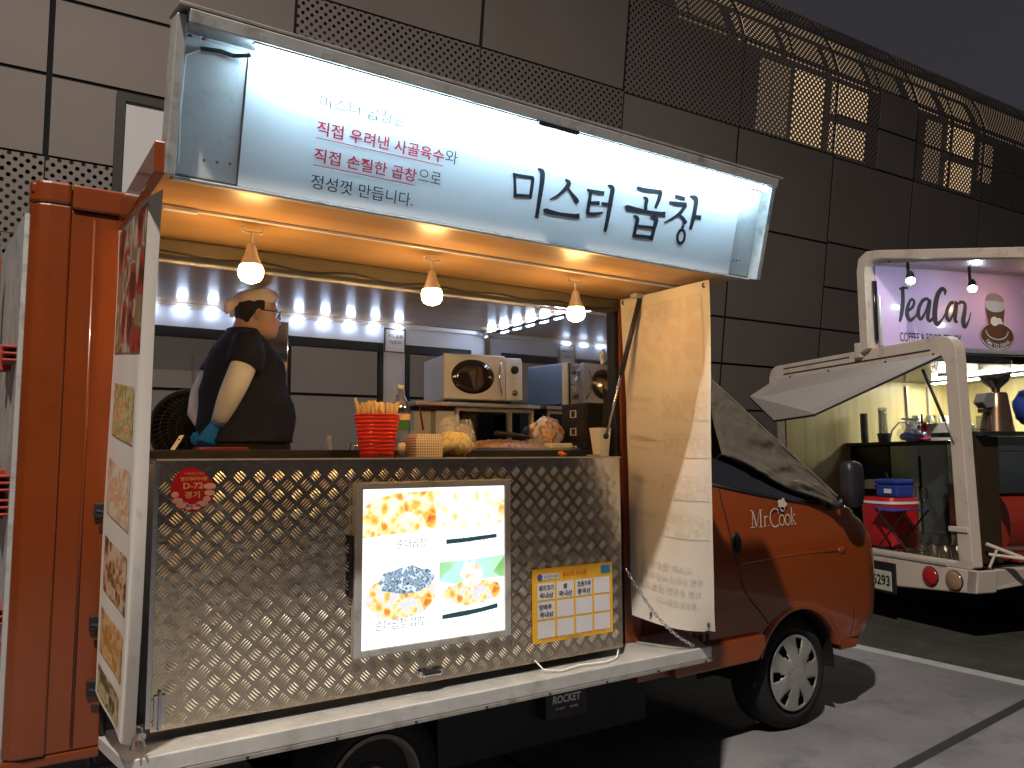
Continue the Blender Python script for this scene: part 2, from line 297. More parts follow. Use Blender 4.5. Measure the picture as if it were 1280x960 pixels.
# ------------------------------------------------------------------ the hall behind
BD = TH - math.atan((2255 - 640) / 970); BX = Vector((math.cos(BD), math.sin(BD), 0)); BNB = Vector((-math.sin(BD), math.cos(BD), 0)); SC = 1.3
PROF = [(6.10, 6.43), (6.16, 6.72), (6.27, 7.0), (6.43, 7.28), (6.65, 7.52), (6.95, 7.72), (7.4, 7.9), (8.1, 8.1), (9.5, 8.3)]
def prof(h):
    if h <= 6.43: return (7 - .14 * h, h)
    d = h - 6.43
    for a, b in zip(PROF, PROF[1:]):
        l = math.hypot(b[0] - a[0], b[1] - a[1])
        if d <= l: return (a[0] + (b[0] - a[0]) * d / l, a[1] + (b[1] - a[1]) * d / l)
        d -= l
    return PROF[-1]
def FC(x, h, off=0):
    y, z = prof(h); y2, z2 = prof(h + .02); ty, tz = y2 - y, z2 - z; l = math.hypot(ty, tz) or 1
    y += tz / l * off; z -= ty / l * off       # off > 0: behind the skin
    return BX * (x * SC) + BNB * (y * SC) + Vector((0, 0, HC + (z - HC) * SC))
bld = thing('hall_building', 'dark metal clad hall with overhanging wall, curved eaves and perforated panels glowing from inside', 'building', FC(8, .1) + Vector((0, 2, -FC(8, .1).z)))
def panel(mb, x0, x1, h0, h1, off=0, th=.012, n=None, uvs=False):
    n = n or (1 if h1 <= 6.44 else 8); g_ = .003 if uvs else .013
    x0 += g_ * 1.5; x1 -= g_ * 1.5; h0 += g_; h1 -= g_; k = len(mb.v)
    if uvs and mb.uv is None: mb.uv = []
    for i in range(n + 1):
        h = h0 + (h1 - h0) * i / n
        mb.v += [FC(x0, h, off), FC(x1, h, off), FC(x0, h, off + th), FC(x1, h, off + th)]
        if uvs: mb.uv += [(x0, h), (x1, h), (x0, h), (x1, h)]
    for i in range(n):
        a = k + 4 * i
        mb.f.append((a, a + 1, a + 5, a + 4))
        if not uvs: mb.f += [(a, a + 4, a + 6, a + 2), (a + 1, a + 3, a + 7, a + 5)]
    if not uvs: mb.f += [(k, k + 2, k + 3, k + 1), (k + 4 * n, k + 4 * n + 1, k + 4 * n + 3, k + 4 * n + 2)]
colx = [-.09 + 1.755 * i for i in range(-6, 20)]
TOP = 9.2
perfs = []; solid = MB()
for i, x0 in enumerate(colx):
    x1 = x0 + 1.755; c = i - 6      # c=0: the column that starts at x -.09
    rows = [(.0, .95), (.95, 2.02)]
    if c <= 0:
        rows += [(2.02, 2.54), (2.54, 3.1), (3.1, 3.68), (3.68, 4.27), (4.27, 4.83), (4.83, 5.38), (5.38, 6.43)]
    elif c in (1, 2): rows += [(2.02, 3.1), (3.1, 4.25), (4.25, 5.38), (5.38, 6.43)]
    elif c in (3, 4, 8): rows += [(2.02, 2.57), (2.57, 3.12), (3.12, 4.23), (4.23, 5.37), (5.37, 6.43)]
    else: rows += [(2.02, 3.12), (3.12, 3.67), (3.67, 4.25), (4.25, 5.35), (5.35, 6.43)]
    rows += [(6.43, TOP)]
    for (a, b) in rows:
        pf = False; split = False
        if c <= 0 and (a in (2.54, 3.1)) : pf = True
        if c in (1, 2) and a == 4.25: pf = True
        if c >= 3 and a in (5.37, 5.35): pf = True; split = c in (5, 6, 7)
        if a == 6.43 and c >= 2: pf = True
        if split:
            xm = (x0 + x1) / 2; hm = 5.9
            for (p, q) in ((x0, xm), (xm, x1)):
                for (r_, s_) in ((a, hm), (hm, b)):
                    if c == 5 and p == xm: panel(solid, p, q, r_, s_); continue
                    perfs.append((p, q, r_, s_))
        elif pf: perfs.append((x0, x1, a, b))
        else:
            if c in (3,) and a == 2.57:
                panel(solid, x0, x0 + .9, a, b); panel(solid, x0 + .9, x1, a, b)
            else: panel(solid, x0, x1, a, b)
solid.build('wall_cladding', M['clad'], bld)
bk = MB(); 
for h0, h1 in ((0, 6.43), (6.43, TOP)): panel(bk, colx[0], colx[-1] + 1.7, h0, h1, off=.24)
bk.build('inner_wall', M['gap'], bld)
# joints between the panels are closed by dark gaskets a little behind the skin
gk = MB()
for x in colx: panel(gk, x - .045, x + .045, 0, 6.43, off=.02); panel(gk, x - .045, x + .045, 6.43, TOP, off=.02)
for h in (.95, 2.02, 3.11, 4.25, 5.37, 6.43): panel(gk, colx[0], colx[-1] + 1.7, h - .045, h + .045, off=.019)
for h in (2.54, 3.68, 4.83): panel(gk, colx[0], 1.665, h - .04, h + .04, off=.018)
for h in (3.67,): panel(gk, 8.685, colx[-1], h - .04, h + .04, off=.018)
panel(gk, 8.685, 13.95, 5.87, 5.93, off=.018)
for x in (9.56, 11.32, 13.07): panel(gk, x - .05, x + .05, 5.37, 6.43, off=.018)
for x in (6.05, 7.8, 9.56, 11.32): panel(gk, x - .03, x + .03, 6.43, TOP, off=.018)
panel(gk, 5.175, colx[-1], 7.0, 7.1, off=.018)
gk.build('panel_joint', M['gap'], bld)
for (x0, x1, a, b) in perfs:
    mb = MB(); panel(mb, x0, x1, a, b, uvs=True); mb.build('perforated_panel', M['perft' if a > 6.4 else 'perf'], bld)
# rooms that glow behind the perforations
for (x0, x1, a, b, mm, off) in ((8.0, 8.62, 5.4, 6.38, 'litwarm', .16), (7.4, 8.0, 5.4, 6.38, 'litdim', .2), (8.72, 9.5, 5.42, 5.86, 'litwarm', .14), (8.72, 9.5, 5.95, 6.38, 'litwarm', .14), (10.85, 11.28, 5.42, 6.36, 'litdim', .14), (11.4, 12.15, 5.4, 5.86, 'litwarm', .14), (11.4, 12.15, 5.95, 6.38, 'litwarm', .14), (12.3, 12.7, 5.7, 6.3, 'litdim', .14),
        (6.95, 7.75, 6.5, 6.98, 'litmid', .14), (7.85, 8.6, 6.5, 6.98, 'litmid', .14), (8.7, 9.5, 6.5, 6.98, 'litmid', .14), (9.6, 10.3, 6.5, 6.98, 'litdim', .14), (10.5, 11.2, 6.5, 6.98, 'litmid', .14), (11.4, 12.1, 6.5, 6.98, 'litmid', .14), (6.4, 9.6, 7.12, 8.3, 'litmid', .14), (9.6, 11, 7.12, 8.3, 'litdim', .14), (11, 12.3, 7.12, 8.3, 'litmid', .14), (12.3, 18, 6.5, 8.3, 'litdim', .14), (6.0, 6.8, 6.5, 7.0, 'litdim', .14)):
    mb = MB(); panel(mb, x0, x1, a, b, off=off, n=6); mb.build('lit_window', M[mm], bld)
# pale display panel fixed to the wall behind the awning
t = thing('display_panel', 'pale blank panel in a dark brown frame on the wall behind the raised awning', 'panel', FC(.9, 3.4, -.1))
def fbox(x0, x1, h0, h1, o0, o1): 
    vs = [FC(x, h, o) for o in (o0, o1) for h in (h0, h1) for x in (x0, x1)]
    return MB().add(vs, [(0, 2, 3, 1), (4, 5, 7, 6), (0, 1, 5, 4), (2, 6, 7, 3), (0, 4, 6, 2), (1, 3, 7, 5)])
fbox(.41, 1.45, 2.9, 4.17, -.07, -.04).build('panel_face', M['panelgrey'], t)
fr = MB()
for a in ((.35, .41, 2.8, 4.23), (1.45, 1.51, 2.8, 4.23), (.41, 1.45, 4.17, 4.23), (.41, 1.45, 2.8, 2.9)):
    q = fbox(*a, -.1, -.002); fr.add(q.v, q.f)
fr.build('panel_frame', M['frameb'], t)

# ================================================================== FOOD TRUCK
truck = thing('food_truck', 'orange food truck with raised wooden canopy, tread plate counter and lit serving window', 'food truck', (1.6, 3.3, 0))
# --- cargo box shell
YS = 2.65; YB = 4.0; XL = .03; XR = 2.36
mb = B(XL + .10, .272, YS, YS + .03, .63, 2.22)
side = mb.build('side_panel', M['orange'], truck, bevel=.004)
MB().tube([(XL + .17, YS + .001, .64), (XL + .17, YS + .001, 2.2)], .005, 10).build('panel_bead', M['orange'], side, smooth=True)
# rounded rear corner post
vs = []; 
prof_ = [(XL + .105, YS - .012), (XL + .05, YS - .012), (XL + .02, YS - .004), (XL, YS + .02), (XL, YS + .08), (XL + .03, YS + .08), (XL + .105, YS + .03)]
MB().prism([(x, y, .63) for x, y in prof_], (0, 0, 1.6)).build('corner_post', M['orange'], truck, bevel=.006)
MB().prism([(x - .004 if x < .05 else x, y - .004, 2.23) for x, y in prof_], (0, 0, .07)).build('corner_cap', M['orange'], truck, bevel=.01)
B(.137, .30, YS - .012, YS + .03, 2.222, 2.30).build('top_rail', M['orange'], truck, bevel=.008)
B(XL, .272, YS - .004, YS + .03, .60, .628).build('bottom_rail', M['orange'], truck, bevel=.004)
B(.272, .288, YS - .006, YS + .05, .66, 2.17).build('door_seal', M['seal'], truck, bevel=.004)
for z in (1.315, .985, .80):
    b = B(.232, .262, YS - .012, YS, z - .022, z + .022).build('door_catch', M['dark'], truck, bevel=.003)
    MB().tube([(.235, YS - .03, z), (.275, YS - .03, z - .01)], .006).build('catch_bar', M['dark'], b)
# rear door swung a little outwards, with red hinges and locking bars
def rd(s, off, z): return (XL - .012 - .115 * s - off, YS + .03 + 1.25 * s, z)
mb = MB().add([rd(0, 0, .66), rd(1, 0, .66), rd(1, 0, 2.2), rd(0, 0, 2.2), rd(0, -.02, .66), rd(1, -.02, .66), rd(1, -.02, 2.2), rd(0, -.02, 2.2)], [(0, 1, 2, 3), (4, 7, 6, 5), (0, 4, 5, 1), (3, 2, 6, 7), (0, 3, 7, 4), (1, 5, 6, 2)])
door = mb.build('rear_door', M['framew'], truck)
MB().tube([rd(.35, .03, .7), rd(.35, .03, 2.15)], .013).build('locking_bar', M['rustred'], door, smooth=True)
MB().tube([rd(.98, .02, .68), rd(.98, .02, 2.18)], .02).build('door_edge', M['orange'], door, smooth=True)
for z in (.93, 1.02, 1.33, 1.40, 1.78):
    k = MB()
    for dz in (-.02, 0.0, .02): k.box(XL - .05, XL - .012, YS + .05, YS + .30, z + dz - .004, z + dz + .004)
    k.box(XL - .06, XL - .02, YS + .18, YS + .24, z - .04, z + .04)
    k.build('hinge', M['rustred'], door, bevel=.003)
# body roof, floor, walls
B(XL, XR, YS, YB + .06, 2.26, 2.29).build('roof', M['orange'], truck, bevel=.006)
B(.29, 2.42, YS + .05, YB, 2.225, 2.255).build('ceiling', M['ceil'], truck)
B(.27, 2.42, YS + .06, YB, .60, .65).build('floor', M['dark'], truck)
B(.2, .27, YS + .05, YB, .66, 2.22).build('inner_end_wall', M['white'], truck)
bw = MB(); wins = [(.50, 1.07), (1.215, 1.735), (1.895, 2.30)]; zt = 2.085; zb = 1.2
xs = [.27] + [v for w in wins for v in w] + [2.43]
for i in range(0, len(xs), 2): bw.box(xs[i], xs[i + 1], YB, YB + .04, .65, 2.224)
for a, b in wins: bw.box(a, b, YB, YB + .04, zt, 2.224); bw.box(a, b, YB, YB + .04, .65, zb)
bw.build('back_wall', M['white'], truck)
for a, b in wins:
    f = MB()
    for q in ((a - .012, a + .015, zb, zt + .02), (b - .015, b + .012, zb, zt + .02), (a + .015, b - .015, zt - .03, zt + .02), (a + .015, b - .015, zb, zb + .02)): f.box(q[0], q[1], YB - .012, YB + .02, q[2], q[3])
    f.build('window_frame', M['seal'], truck, bevel=.004)
# rear hatch of the far side: a propped flap seen through the first window
MB().obox((.78, YB + .32, 2.02), (.3, 0, 0), (0, .3, -.05), (0, 0, .012)).build('far_side_flap', M['whitep'], truck)
MB().tube([(.80, YB + .1, 1.6), (.78, YB + .2, 1.99)], .007).build('flap_stay', M['alu'], truck)
sh = B(1.085, 1.205, YB - .03, YB - .006, 1.72, 2.17).build('steel_sheet', M['mirror'], truck, bevel=.003)
# mirror finish end wall
B(2.42, 2.45, YS + .05, YB + .02, .66, 2.225).build('polished_end_wall', M['mirror'], truck)
B(2.40, 2.42, YB - .02, YB, .7, 2.22).build('corner_trim', M['chrome'], truck)
# ceiling strip trim + led modules
B(.29, 2.40, YB - .012, YB, 2.203, 2.222).build('ceiling_trim', M['alu'], truck)
strip = B(.3, 2.38, YB - .022, YB - .014, 2.196, 2.203).build('led_strip', M['whitep'], truck)
for i in range(14):
    x = .40 + i * .143
    if x < 1.86: B(x - .023, x + .023, YB - .036, YB - .023, 2.188, 2.203).build('led_module', M['led'], strip, bevel=.004)
strip2 = B(2.385, 2.392, YS + .35, YB - .05, 2.21, 2.222).build('led_strip', M['whitep'], truck)
for i in range(7):
    y = YS + .40 + i * .135
    B(2.365, 2.384, y - .032, y + .032, 2.205, 2.219).build('led_module', M['led'], strip2, bevel=.004)
# front post (orange) and opening trims
B(2.275, 2.30, YS - .004, YS + .05, .68, 2.19).build('opening_trim', M['dark'], truck, bevel=.004)
B(2.302, 2.40, YS - .012, YS + .06, .62, 2.27).build('front_post', M['orange'], truck, bevel=.01)
B(.29, 2.30, YS - .01, YS + .05, 2.118, 2.178).build('header_rail', M['olive'], truck, bevel=.012)
B(.29, 2.30, YS + .052, YS + .06, 2.108, 2.117).build('header_strip', M['alu'], truck)
MB().tube([(.32 + 1.95 * i / 30, YS - .014 + .006 * math.sin(i), 2.125 + .006 * math.sin(i * 1.3)) for i in range(31)], .004).build('header_cable', M['dark'], truck, smooth=True)
# --- canopy
def fas(x, v, off=0):   # fascia plane: v up the face, off towards the viewer
    return Vector((x, 1.95 - .09 * v / .35654 - off * .9676, 2.145 + .345 * v / .35654 - off * .2524))
can = B(.287, 2.30, 1.985, YS, 2.172, 2.176)
can = MB().add([(.287, 1.975, 2.148), (2.345, 1.975, 2.148), (2.345, YS, 2.178), (.287, YS, 2.178), (.287, 1.96, 2.195), (2.345, 1.96, 2.195), (2.345, YS, 2.225), (.287, YS, 2.225)], [(0, 3, 2, 1), (4, 5, 6, 7), (0, 1, 5, 4), (2, 3, 7, 6), (0, 4, 7, 3), (1, 2, 6, 5)]).build('canopy_panel', M['wood'], truck)
MB().add([(.262, 1.93, 2.135), (.286, 1.93, 2.135), (.286, YS - .02, 2.165), (.262, YS - .02, 2.165), (.262, 1.93, 2.215), (.286, 1.93, 2.215), (.286, YS - .02, 2.26), (.262, YS - .02, 2.26)], [(0, 3, 2, 1), (4, 5, 6, 7), (0, 1, 5, 4), (2, 3, 7, 6), (0, 4, 7, 3), (1, 2, 6, 5)]).build('canopy_edge', M['orange'], can, bevel=.004)
MB().tube([(.3, 2.245, 2.156), (2.28, 2.245, 2.154)], .006).build('cable_duct', M['whitep'], can)
B(.33, .42, 2.235, 2.255, 2.146, 2.158).build('junction_cover', M['whitep'], can, bevel=.003)
def fbx(x0, x1, v0, v1, o0, o1):
    vs = [fas(x, v, o) for o in (o0, o1) for v in (v0, v1) for x in (x0, x1)]
    return MB().add(vs, [(0, 1, 3, 2), (4, 6, 7, 5), (0, 4, 5, 1), (2, 3, 7, 6), (0, 2, 6, 4), (1, 5, 7, 3)])
fr = MB()
for a in ((.2835, .306, -.004, .36, -.06, .035), (2.358, 2.381, -.004, .36, -.06, .035), (.306, 2.358, .338, .37, -.06, .062), (.306, 2.358, -.010, -.001, -.06, .004)):
    q = fbx(*a); fr.add(q.v, q.f)
fas_o = fr.build('sign_frame', M['framew'], truck, bevel=.003)
fbx(.306, 2.358, .016, .338, -.06, -.035).build('frame_back', M['framew'], fas_o)
fbx(.306, .455, .004, .325, -.034, -.010).build('end_plate', M['endp'], fas_o, bevel=.003)
fbx(2.246, 2.358, .004, .325, -.034, -.010).build('end_plate', M['endp'], fas_o, bevel=.003)
fbx(.2835, 2.381, .371, .38, -.09, .062).build('top_flashing', M['framew2'], fas_o, bevel=.002)
for (x, v) in ((.375, .047), (.405, .048), (.435, .05), (2.268, .055), (2.284, .056), (2.30, .057), (.323, .325), (.353, .327), (.323, .29), (.352, .292), (2.33, .33), (2.348, .33), (2.33, .305), (2.348, .305)):
    c = fas(x, v, -.017); MB().ball(c, .0085 if v < .1 else .006, 10, (1, 1, 1)).build('bolt', M['chrome'] if v < .1 else M['rustred'], fas_o, smooth=True)
for a in ((1.27, 1.42),): fbx(a[0], a[1], .325, .338, .055, .075).build('frame_latch', M['dark'], fas_o, bevel=.003)
MB().tube([fas(.318, .03, -.012), fas(.312, .16, -.01), fas(.314, .28, -.008), fas(.345, .302, -.008)], .003).build('frame_cable', M['whitep'], fas_o)
MB().tube([fas(.345, .302, 0), fas(.39, .308, .0), fas(.42, .305, 0), fas(.456, .312, .02)], .005).build('tube_lead', M['seal'], fas_o)
bd_ = fbx(.457, 2.245, .001, .326, -.02, -.004).build('sign_board', M['board'], truck)
B_ = MB(); B_.tube([fas(.462, .326, .042), fas(2.325, .327, .042)], .0075, 10); B_.build('light_tube', M['tube'], truck, smooth=True)
B_ = fbx(.456, 2.34, .3335, .338, .03, .055).build('tube_holder', M['whitep'], truck)
pl_ = lambda x, v: fas(x, v, -.0025)
TITLE = [[(1.2534, 0.1842, 0.0052), (1.2575, 0.1734, 0.0078), (1.2624, 0.15, 0.0078), (1.2691, 0.1151, 0.0097)], [(1.2501, 0.1826, 0.0052), (1.2751, 0.1816, 0.0067), (1.3263, 0.1844, 0.0074)], [(1.3226, 0.1847, 0.0106), (1.3241, 0.1613, 0.0095), (1.3229, 0.1206, 0.0095)], [(1.2669, 0.1216, 0.0069), (1.3247, 0.1278, 0.0081)], [(1.3361, 0.2138, 0.0032), (1.3543, 0.2074, 0.014), (1.3585, 0.1825, 0.014), (1.3578, 0.1276, 0.0121), (1.3559, 0.0653, 0.0099)], [(1.4446, 0.2011, 0.0045), (1.4609, 0.1924, 0.0136), (1.447, 0.1696, 0.0099), (1.4223, 0.146, 0.0067), (1.3961, 0.1298, 0.0033)], [(1.4562, 0.1794, 0.0044), (1.4758, 0.1636, 0.0078), (1.4986, 0.146, 0.0137), (1.5066, 0.1381, 0.0091)], [(1.3844, 0.0991, 0.0044), (1.3884, 0.0937, 0.0134), (1.4444, 0.0928, 0.0084), (1.5023, 0.0961, 0.0114), (1.5204, 0.0985, 0.0148)], [(1.5342, 0.1863, 0.0046), (1.5527, 0.1845, 0.0087), (1.6067, 0.1868, 0.0104)], [(1.5516, 0.1832, 0.0093), (1.5505, 0.1456, 0.0116), (1.5503, 0.1102, 0.0104)], [(1.5516, 0.1469, 0.0069), (1.5938, 0.1531, 0.01)], [(1.5488, 0.111, 0.0093), (1.5792, 0.1149, 0.0093), (1.6128, 0.1257, 0.0041)], [(1.6015, 0.1523, 0.0094), (1.637, 0.1552, 0.0071)], [(1.6159, 0.2142, 0.0035), (1.6372, 0.2081, 0.0153), (1.6377, 0.1765, 0.0144), (1.6361, 0.1125, 0.0132), (1.6324, 0.0661, 0.0097)], [(1.7418, 0.2302, 0.0087), (1.773, 0.2283, 0.0112), (1.8542, 0.2347, 0.0109)], [(1.8488, 0.2353, 0.0139), (1.8449, 0.2071, 0.0132), (1.8346, 0.1766, 0.009)], [(1.7743, 0.2041, 0.0037), (1.7902, 0.1987, 0.0139), (1.7909, 0.1813, 0.0112), (1.7932, 0.1626, 0.0113)], [(1.7125, 0.1637, 0.0049), (1.7151, 0.1577, 0.0158), (1.7986, 0.1585, 0.0099), (1.8583, 0.1617, 0.0115), (1.8857, 0.1629, 0.0166)], [(1.7426, 0.1362, 0.0037), (1.763, 0.1297, 0.0136), (1.7617, 0.1, 0.0112), (1.7589, 0.0667, 0.0124)], [(1.8189, 0.1437, 0.0038), (1.8459, 0.1409, 0.0166), (1.8439, 0.1072, 0.0126), (1.8383, 0.0685, 0.0128)], [(1.7592, 0.1051, 0.0081), (1.8401, 0.111, 0.0083)], [(1.7592, 0.0722, 0.0094), (1.8395, 0.0775, 0.0096)], [(1.9172, 0.233, 0.0065), (1.9402, 0.232, 0.0098), (1.9657, 0.2314, 0.0106)], [(1.8946, 0.2079, 0.0064), (1.9259, 0.2077, 0.0115), (1.9784, 0.2144, 0.0106)], [(1.9753, 0.2138, 0.0119), (1.9539, 0.1808, 0.0112), (1.9215, 0.1558, 0.0078), (1.8854, 0.1354, 0.0033)], [(1.9434, 0.178, 0.0052), (1.9706, 0.1631, 0.0119), (1.9884, 0.1477, 0.0161)], [(1.9859, 0.2451, 0.004), (2.018, 0.2394, 0.0185), (2.0213, 0.2034, 0.0154), (2.0191, 0.1629, 0.0139), (2.0139, 0.1316, 0.0107)], [(2.0205, 0.178, 0.0094), (2.0578, 0.18, 0.0138)], [(1.9713, 0.1382, 0.0106), (1.9808, 0.1317, 0.0106)]]
mb = MB()
for s_ in TITLE: brush(mb, [(a, b, w * 1.3) for a, b, w in s_], pl_)
brush(mb, arc(1.9757, .101, .0172, .0235, 0, 360, .0115, 24), pl_, 2)
mb.build('lettering', M['ink'], bd_)
EX = Vector((1, 0, 0)); EV = (fas(0, 1) - fas(0, 0)).normalized()
def line_on(mb, txt, x0, x1, v0, h, wt): text_to(mb, txt, fas(x0, v0, -.0025), EX, EV, x1 - x0, h, wt)
r_ = MB(); k = MB()
line_on(k, '미스터 곱창은', .643, .886, .2375, .033, -.008); k.build('small_lettering', M['ink'], bd_); k = MB()
line_on(r_, '직접 우려낸 사골육수', .641, 1.014, .167, .036, .012); line_on(k, '와', 1.018, 1.058, .170, .038, -.006); k.build('small_lettering', M['ink'], bd_); r_.build('red_lettering', M['redink'], bd_); k = MB(); r_ = MB()
line_on(r_, '직접 손질한 곱창', .641, .936, .098, .036, .012); line_on(k, '으로', .942, 1.013, .106, .032, -.006); k.build('small_lettering', M['ink'], bd_); k = MB()
line_on(k, '정성껏 만듭니다.', .640, .934, .029, .037, .0)
for a, b, v in ((.642, 1.014, .158), (.641, .935, .0885)): MB().add([pl_(a, v), pl_(b, v), pl_(b, v + .0022), pl_(a, v + .0022)], [(0, 1, 2, 3)]).build('underline', M['redink'], bd_)
k.build('small_lettering', M['ink'], bd_); r_.build('red_lettering', M['redink'], bd_)
# gas struts holding the canopy
for (x, y0, z0, y1, z1) in ((2.262, 2.45, 2.15, 2.66, 1.545),):
    a, b = Vector((x - .005, y0, z0)), Vector((2.18, 2.60, 1.555)); mid = a.lerp(b, .56)
    st = MB().tube([a, mid], .0115, 12).build('gas_strut', M['black'], truck, smooth=True)
    MB().tube([mid, b], .006, 10).build('strut_rod', M['steel'], st, smooth=True)
    MB().ball(b, .013).build('strut_joint', M['dark'], st, smooth=True)
    B(x - .045, x + .0, y0 - .02, y0 + .02, z0 - .008, z0 + .012).build('strut_bracket', M['alu'], st, bevel=.003)
# --- counter: box behind the tread plate
B(.39, 2.165, 2.512, YS - .01, .69, 1.452).build('counter_box', M['steel'], truck)
pn = MB(); pn.box(.386, 2.168, 2.5, 2.51, .687, 1.462)
pl0 = pn.build('tread_plate_front', M['plate'], truck)
tr = MB(); s_ = .0605
def bar(cx, cz, sg, L_=.0160, w=.0022, h=.0014):
    d = Vector((math.cos(R(45 * sg)), 0, math.sin(R(45 * sg)))); n_ = Vector((-d.z, 0, d.x)); c = Vector((cx, 2.4999, cz)); out = Vector((0, -1, 0))
    prf = ((-1, 0), (-.72, .7), (0, 1), (.72, .7), (1, 0)); k0 = len(tr.v)
    for a, b in prf: tr.v.append(c + d * L_ * a + n_ * w * b)
    for a, b in prf[1:4]: tr.v.append(c + d * L_ * a * .93 + out * h * (b ** .5))
    for a, b in prf[1:4]: tr.v.append(c + d * L_ * a - n_ * w * b)
    # 0..4 upper edge, 5..7 ridge, 8..10 lower edge
    tr.f += [tuple(k0 + i for i in f) for f in ((0, 1, 5), (1, 2, 6, 5), (2, 3, 7, 6), (3, 4, 7), (0, 5, 8), (5, 6, 9, 8), (6, 7, 10, 9), (7, 4, 10))]
for i in range(31):
    for j in range(13):
        for sg, ox in ((1, 0), (-1, .5)):
            for oz in ((0,) if True else ()):
                cx = .405 + (i + ox) * s_ ; cz = .715 + (j + ox) * s_
                if cx > 2.15 or cz > 1.44: continue
                for q in (-1.5, -.5, .5, 1.5):
                    dx, dz = -math.sin(R(45 * sg)) * q * .0088, math.cos(R(45 * sg)) * q * .0088
                    if .695 < cz + dz < 1.45: bar(cx + dx, cz + dz, sg, L_=.0165 - .0012 * abs(q))
tr.build('tread_bars', M['bars'], pl0, autos=50)
B(.380, 2.172, 2.496, 2.512, 1.4625, 1.4675).build('top_edge', M['alu'], truck)
B(.372, .385, 2.497, YS - .02, .70, 1.462).build('counter_side_strip', M['steel'], truck)
B(.35, 2.168, 2.514, 2.74, 1.4525, 1.4685).build('counter_top', M['steel'], truck)
B(.34, 2.27, 2.742, 2.775, 1.4525, 1.497).build('counter_rail', M['dark'], truck, bevel=.004)
B(.33, 2.40, 2.78, 3.0, 1.43, 1.452).build('inner_counter', M['steel'], truck)
la = B(1.235, 1.325, 2.482, 2.499, .712, .735).build('chrome_latch', M['chrome'], truck, bevel=.004)
B(1.250, 1.31, 2.470, 2.481, .719, .728).build('latch_tongue', M['dark'], la, bevel=.002)
for x in (.408,):
    h_ = B(x - .016, x + .016, 2.493, 2.499, .70, .79).build('panel_hinge', M['steel'], truck, bevel=.002)
    MB().tube([(x, 2.489, .69), (x, 2.489, .80)], .005).build('hinge_pin', M['steel'], h_)
# serving shelf
sf = MB().add([(.31, 2.405, .62), (2.56, 2.405, .62), (2.72, 2.70, .62), (.262, 2.70, .62), (.31, 2.405, .655), (2.56, 2.405, .655), (2.72, 2.70, .655), (.262, 2.70, .655)], [(0, 3, 2, 1), (4, 5, 6, 7), (0, 1, 5, 4), (2, 3, 7, 6), (0, 4, 7, 3), (1, 2, 6, 5)]).build('lower_shelf', M['alu'], truck, bevel=.003)
B(.305, 2.565, 2.385, 2.404, .612, .66).build('shelf_lip', M['alu'], sf, bevel=.004)
B(.305, 2.565, 2.380, 2.400, .600, .611).build('shelf_underlip', M['framew2'], sf)
for i in range(9): MB().ball((.36 + i * .27, 2.379, .606), .005, 8).build('shelf_rivet', M['dark'], sf)
# under body
B(.3, 2.45, 3.2, 3.9, .38, .56).build('chassis_frame', M['dark'], truck)
B(.27, 2.42, YS + .06, YB, .56, .60).build('bed_beam', M['dark'], truck)
B(1.5, 2.62, 2.86, 3.3, .22, .57).build('tool_locker', M['dark'], truck, bevel=.01)
MB().tube([(1.62, 2.8, .45), (1.62, 2.82, .47), (1.9, 2.82, .49), (1.9, 2.8, .47)], .008).build('locker_handle', M['alu'], truck, smooth=True)
t_ = B(1.99, 2.21, 2.80, 2.855, .34, .52).build('battery_case', M['black'], truck, bevel=.005)
mb = MB(); text_to(mb, 'ROCKET', (2.025, 2.7985, .405), (1, 0, 0), (0, 0, 1), .15, .034, .03, slant=.1)
text_to(mb, '12V 80AH', (2.04, 2.7985, .378), (1, 0, 0), (0, 0, 1), .05, .010, 0); text_to(mb, 'MF 80L', (2.12, 2.7985, .378), (1, 0, 0), (0, 0, 1), .045, .010, 0.02)
mb.build('battery_lettering', M['alu'], t_)
# ------------------------------------------------------------------ cab
ZL = [.44, .47, .52, .58, .64, .70, .78, .86, .94, 1.00, 1.06, 1.12, 1.16, 1.20, 1.24, 1.28, 1.34, 1.42, 1.50, 1.58, 1.66, 1.74, 1.80, 1.86, 1.90, 1.93, 1.95]
def xfront(z):
    P = [(.40, 4.28), (.45, 4.36), (.56, 4.465), (.70, 4.47), (.86, 4.46), (1.0, 4.42), (1.08, 4.36), (1.14, 4.26), (1.18, 4.10), (1.23, 3.95), (1.40, 3.71), (1.60, 3.47), (1.80, 3.23), (1.88, 3.12), (1.93, 2.98), (1.95, 2.8)]
    for a, b in zip(P, P[1:]):
        if z <= b[0]: return a[1] + (b[1] - a[1]) * (z - a[0]) / (b[0] - a[0])
    return P[-1][1]
def ysidef(z):
    if z < .9: return 2.72 + .02 * (.9 - z) / .4
    if z < 1.17: return 2.72 + .012 * ((z - .9) / .27) ** 2
    return 2.732 + .17 * ((z - 1.17) / .78) ** 1.2 + (.05 * max(0, z - 1.86) / .09)
WX, WY, WZ, WR = 3.61, 2.83, .300, .352
def cabpt(s, z):
    """s: 0..1 along the near side, 1..2 round the near front corner and the front, to the far side"""
    xf, ys = xfront(z), ysidef(z); rc = .22 if z < 1.15 else .10; xa = 2.46
    # slight bulge
    if s <= 1:
        x = xa + (xf - rc - xa) * s; y = ys
        if z < 1.12: y -= .010 * math.sin(math.pi * min(1, max(0, (z - .5) / .6)))
        return Vector((x, y, z))
    if s <= 1.5:
        a = (s - 1) / .5 * math.pi / 2; return Vector((xf - rc + rc * math.sin(a) * (1 - .0), ys + rc * 1.0 * (1 - math.cos(a)), z))
    u = (s - 1.5) / .5; return Vector((xf + .05 * math.sin(u * math.pi), ys + rc + (4.2 - ys - rc) * u, z))
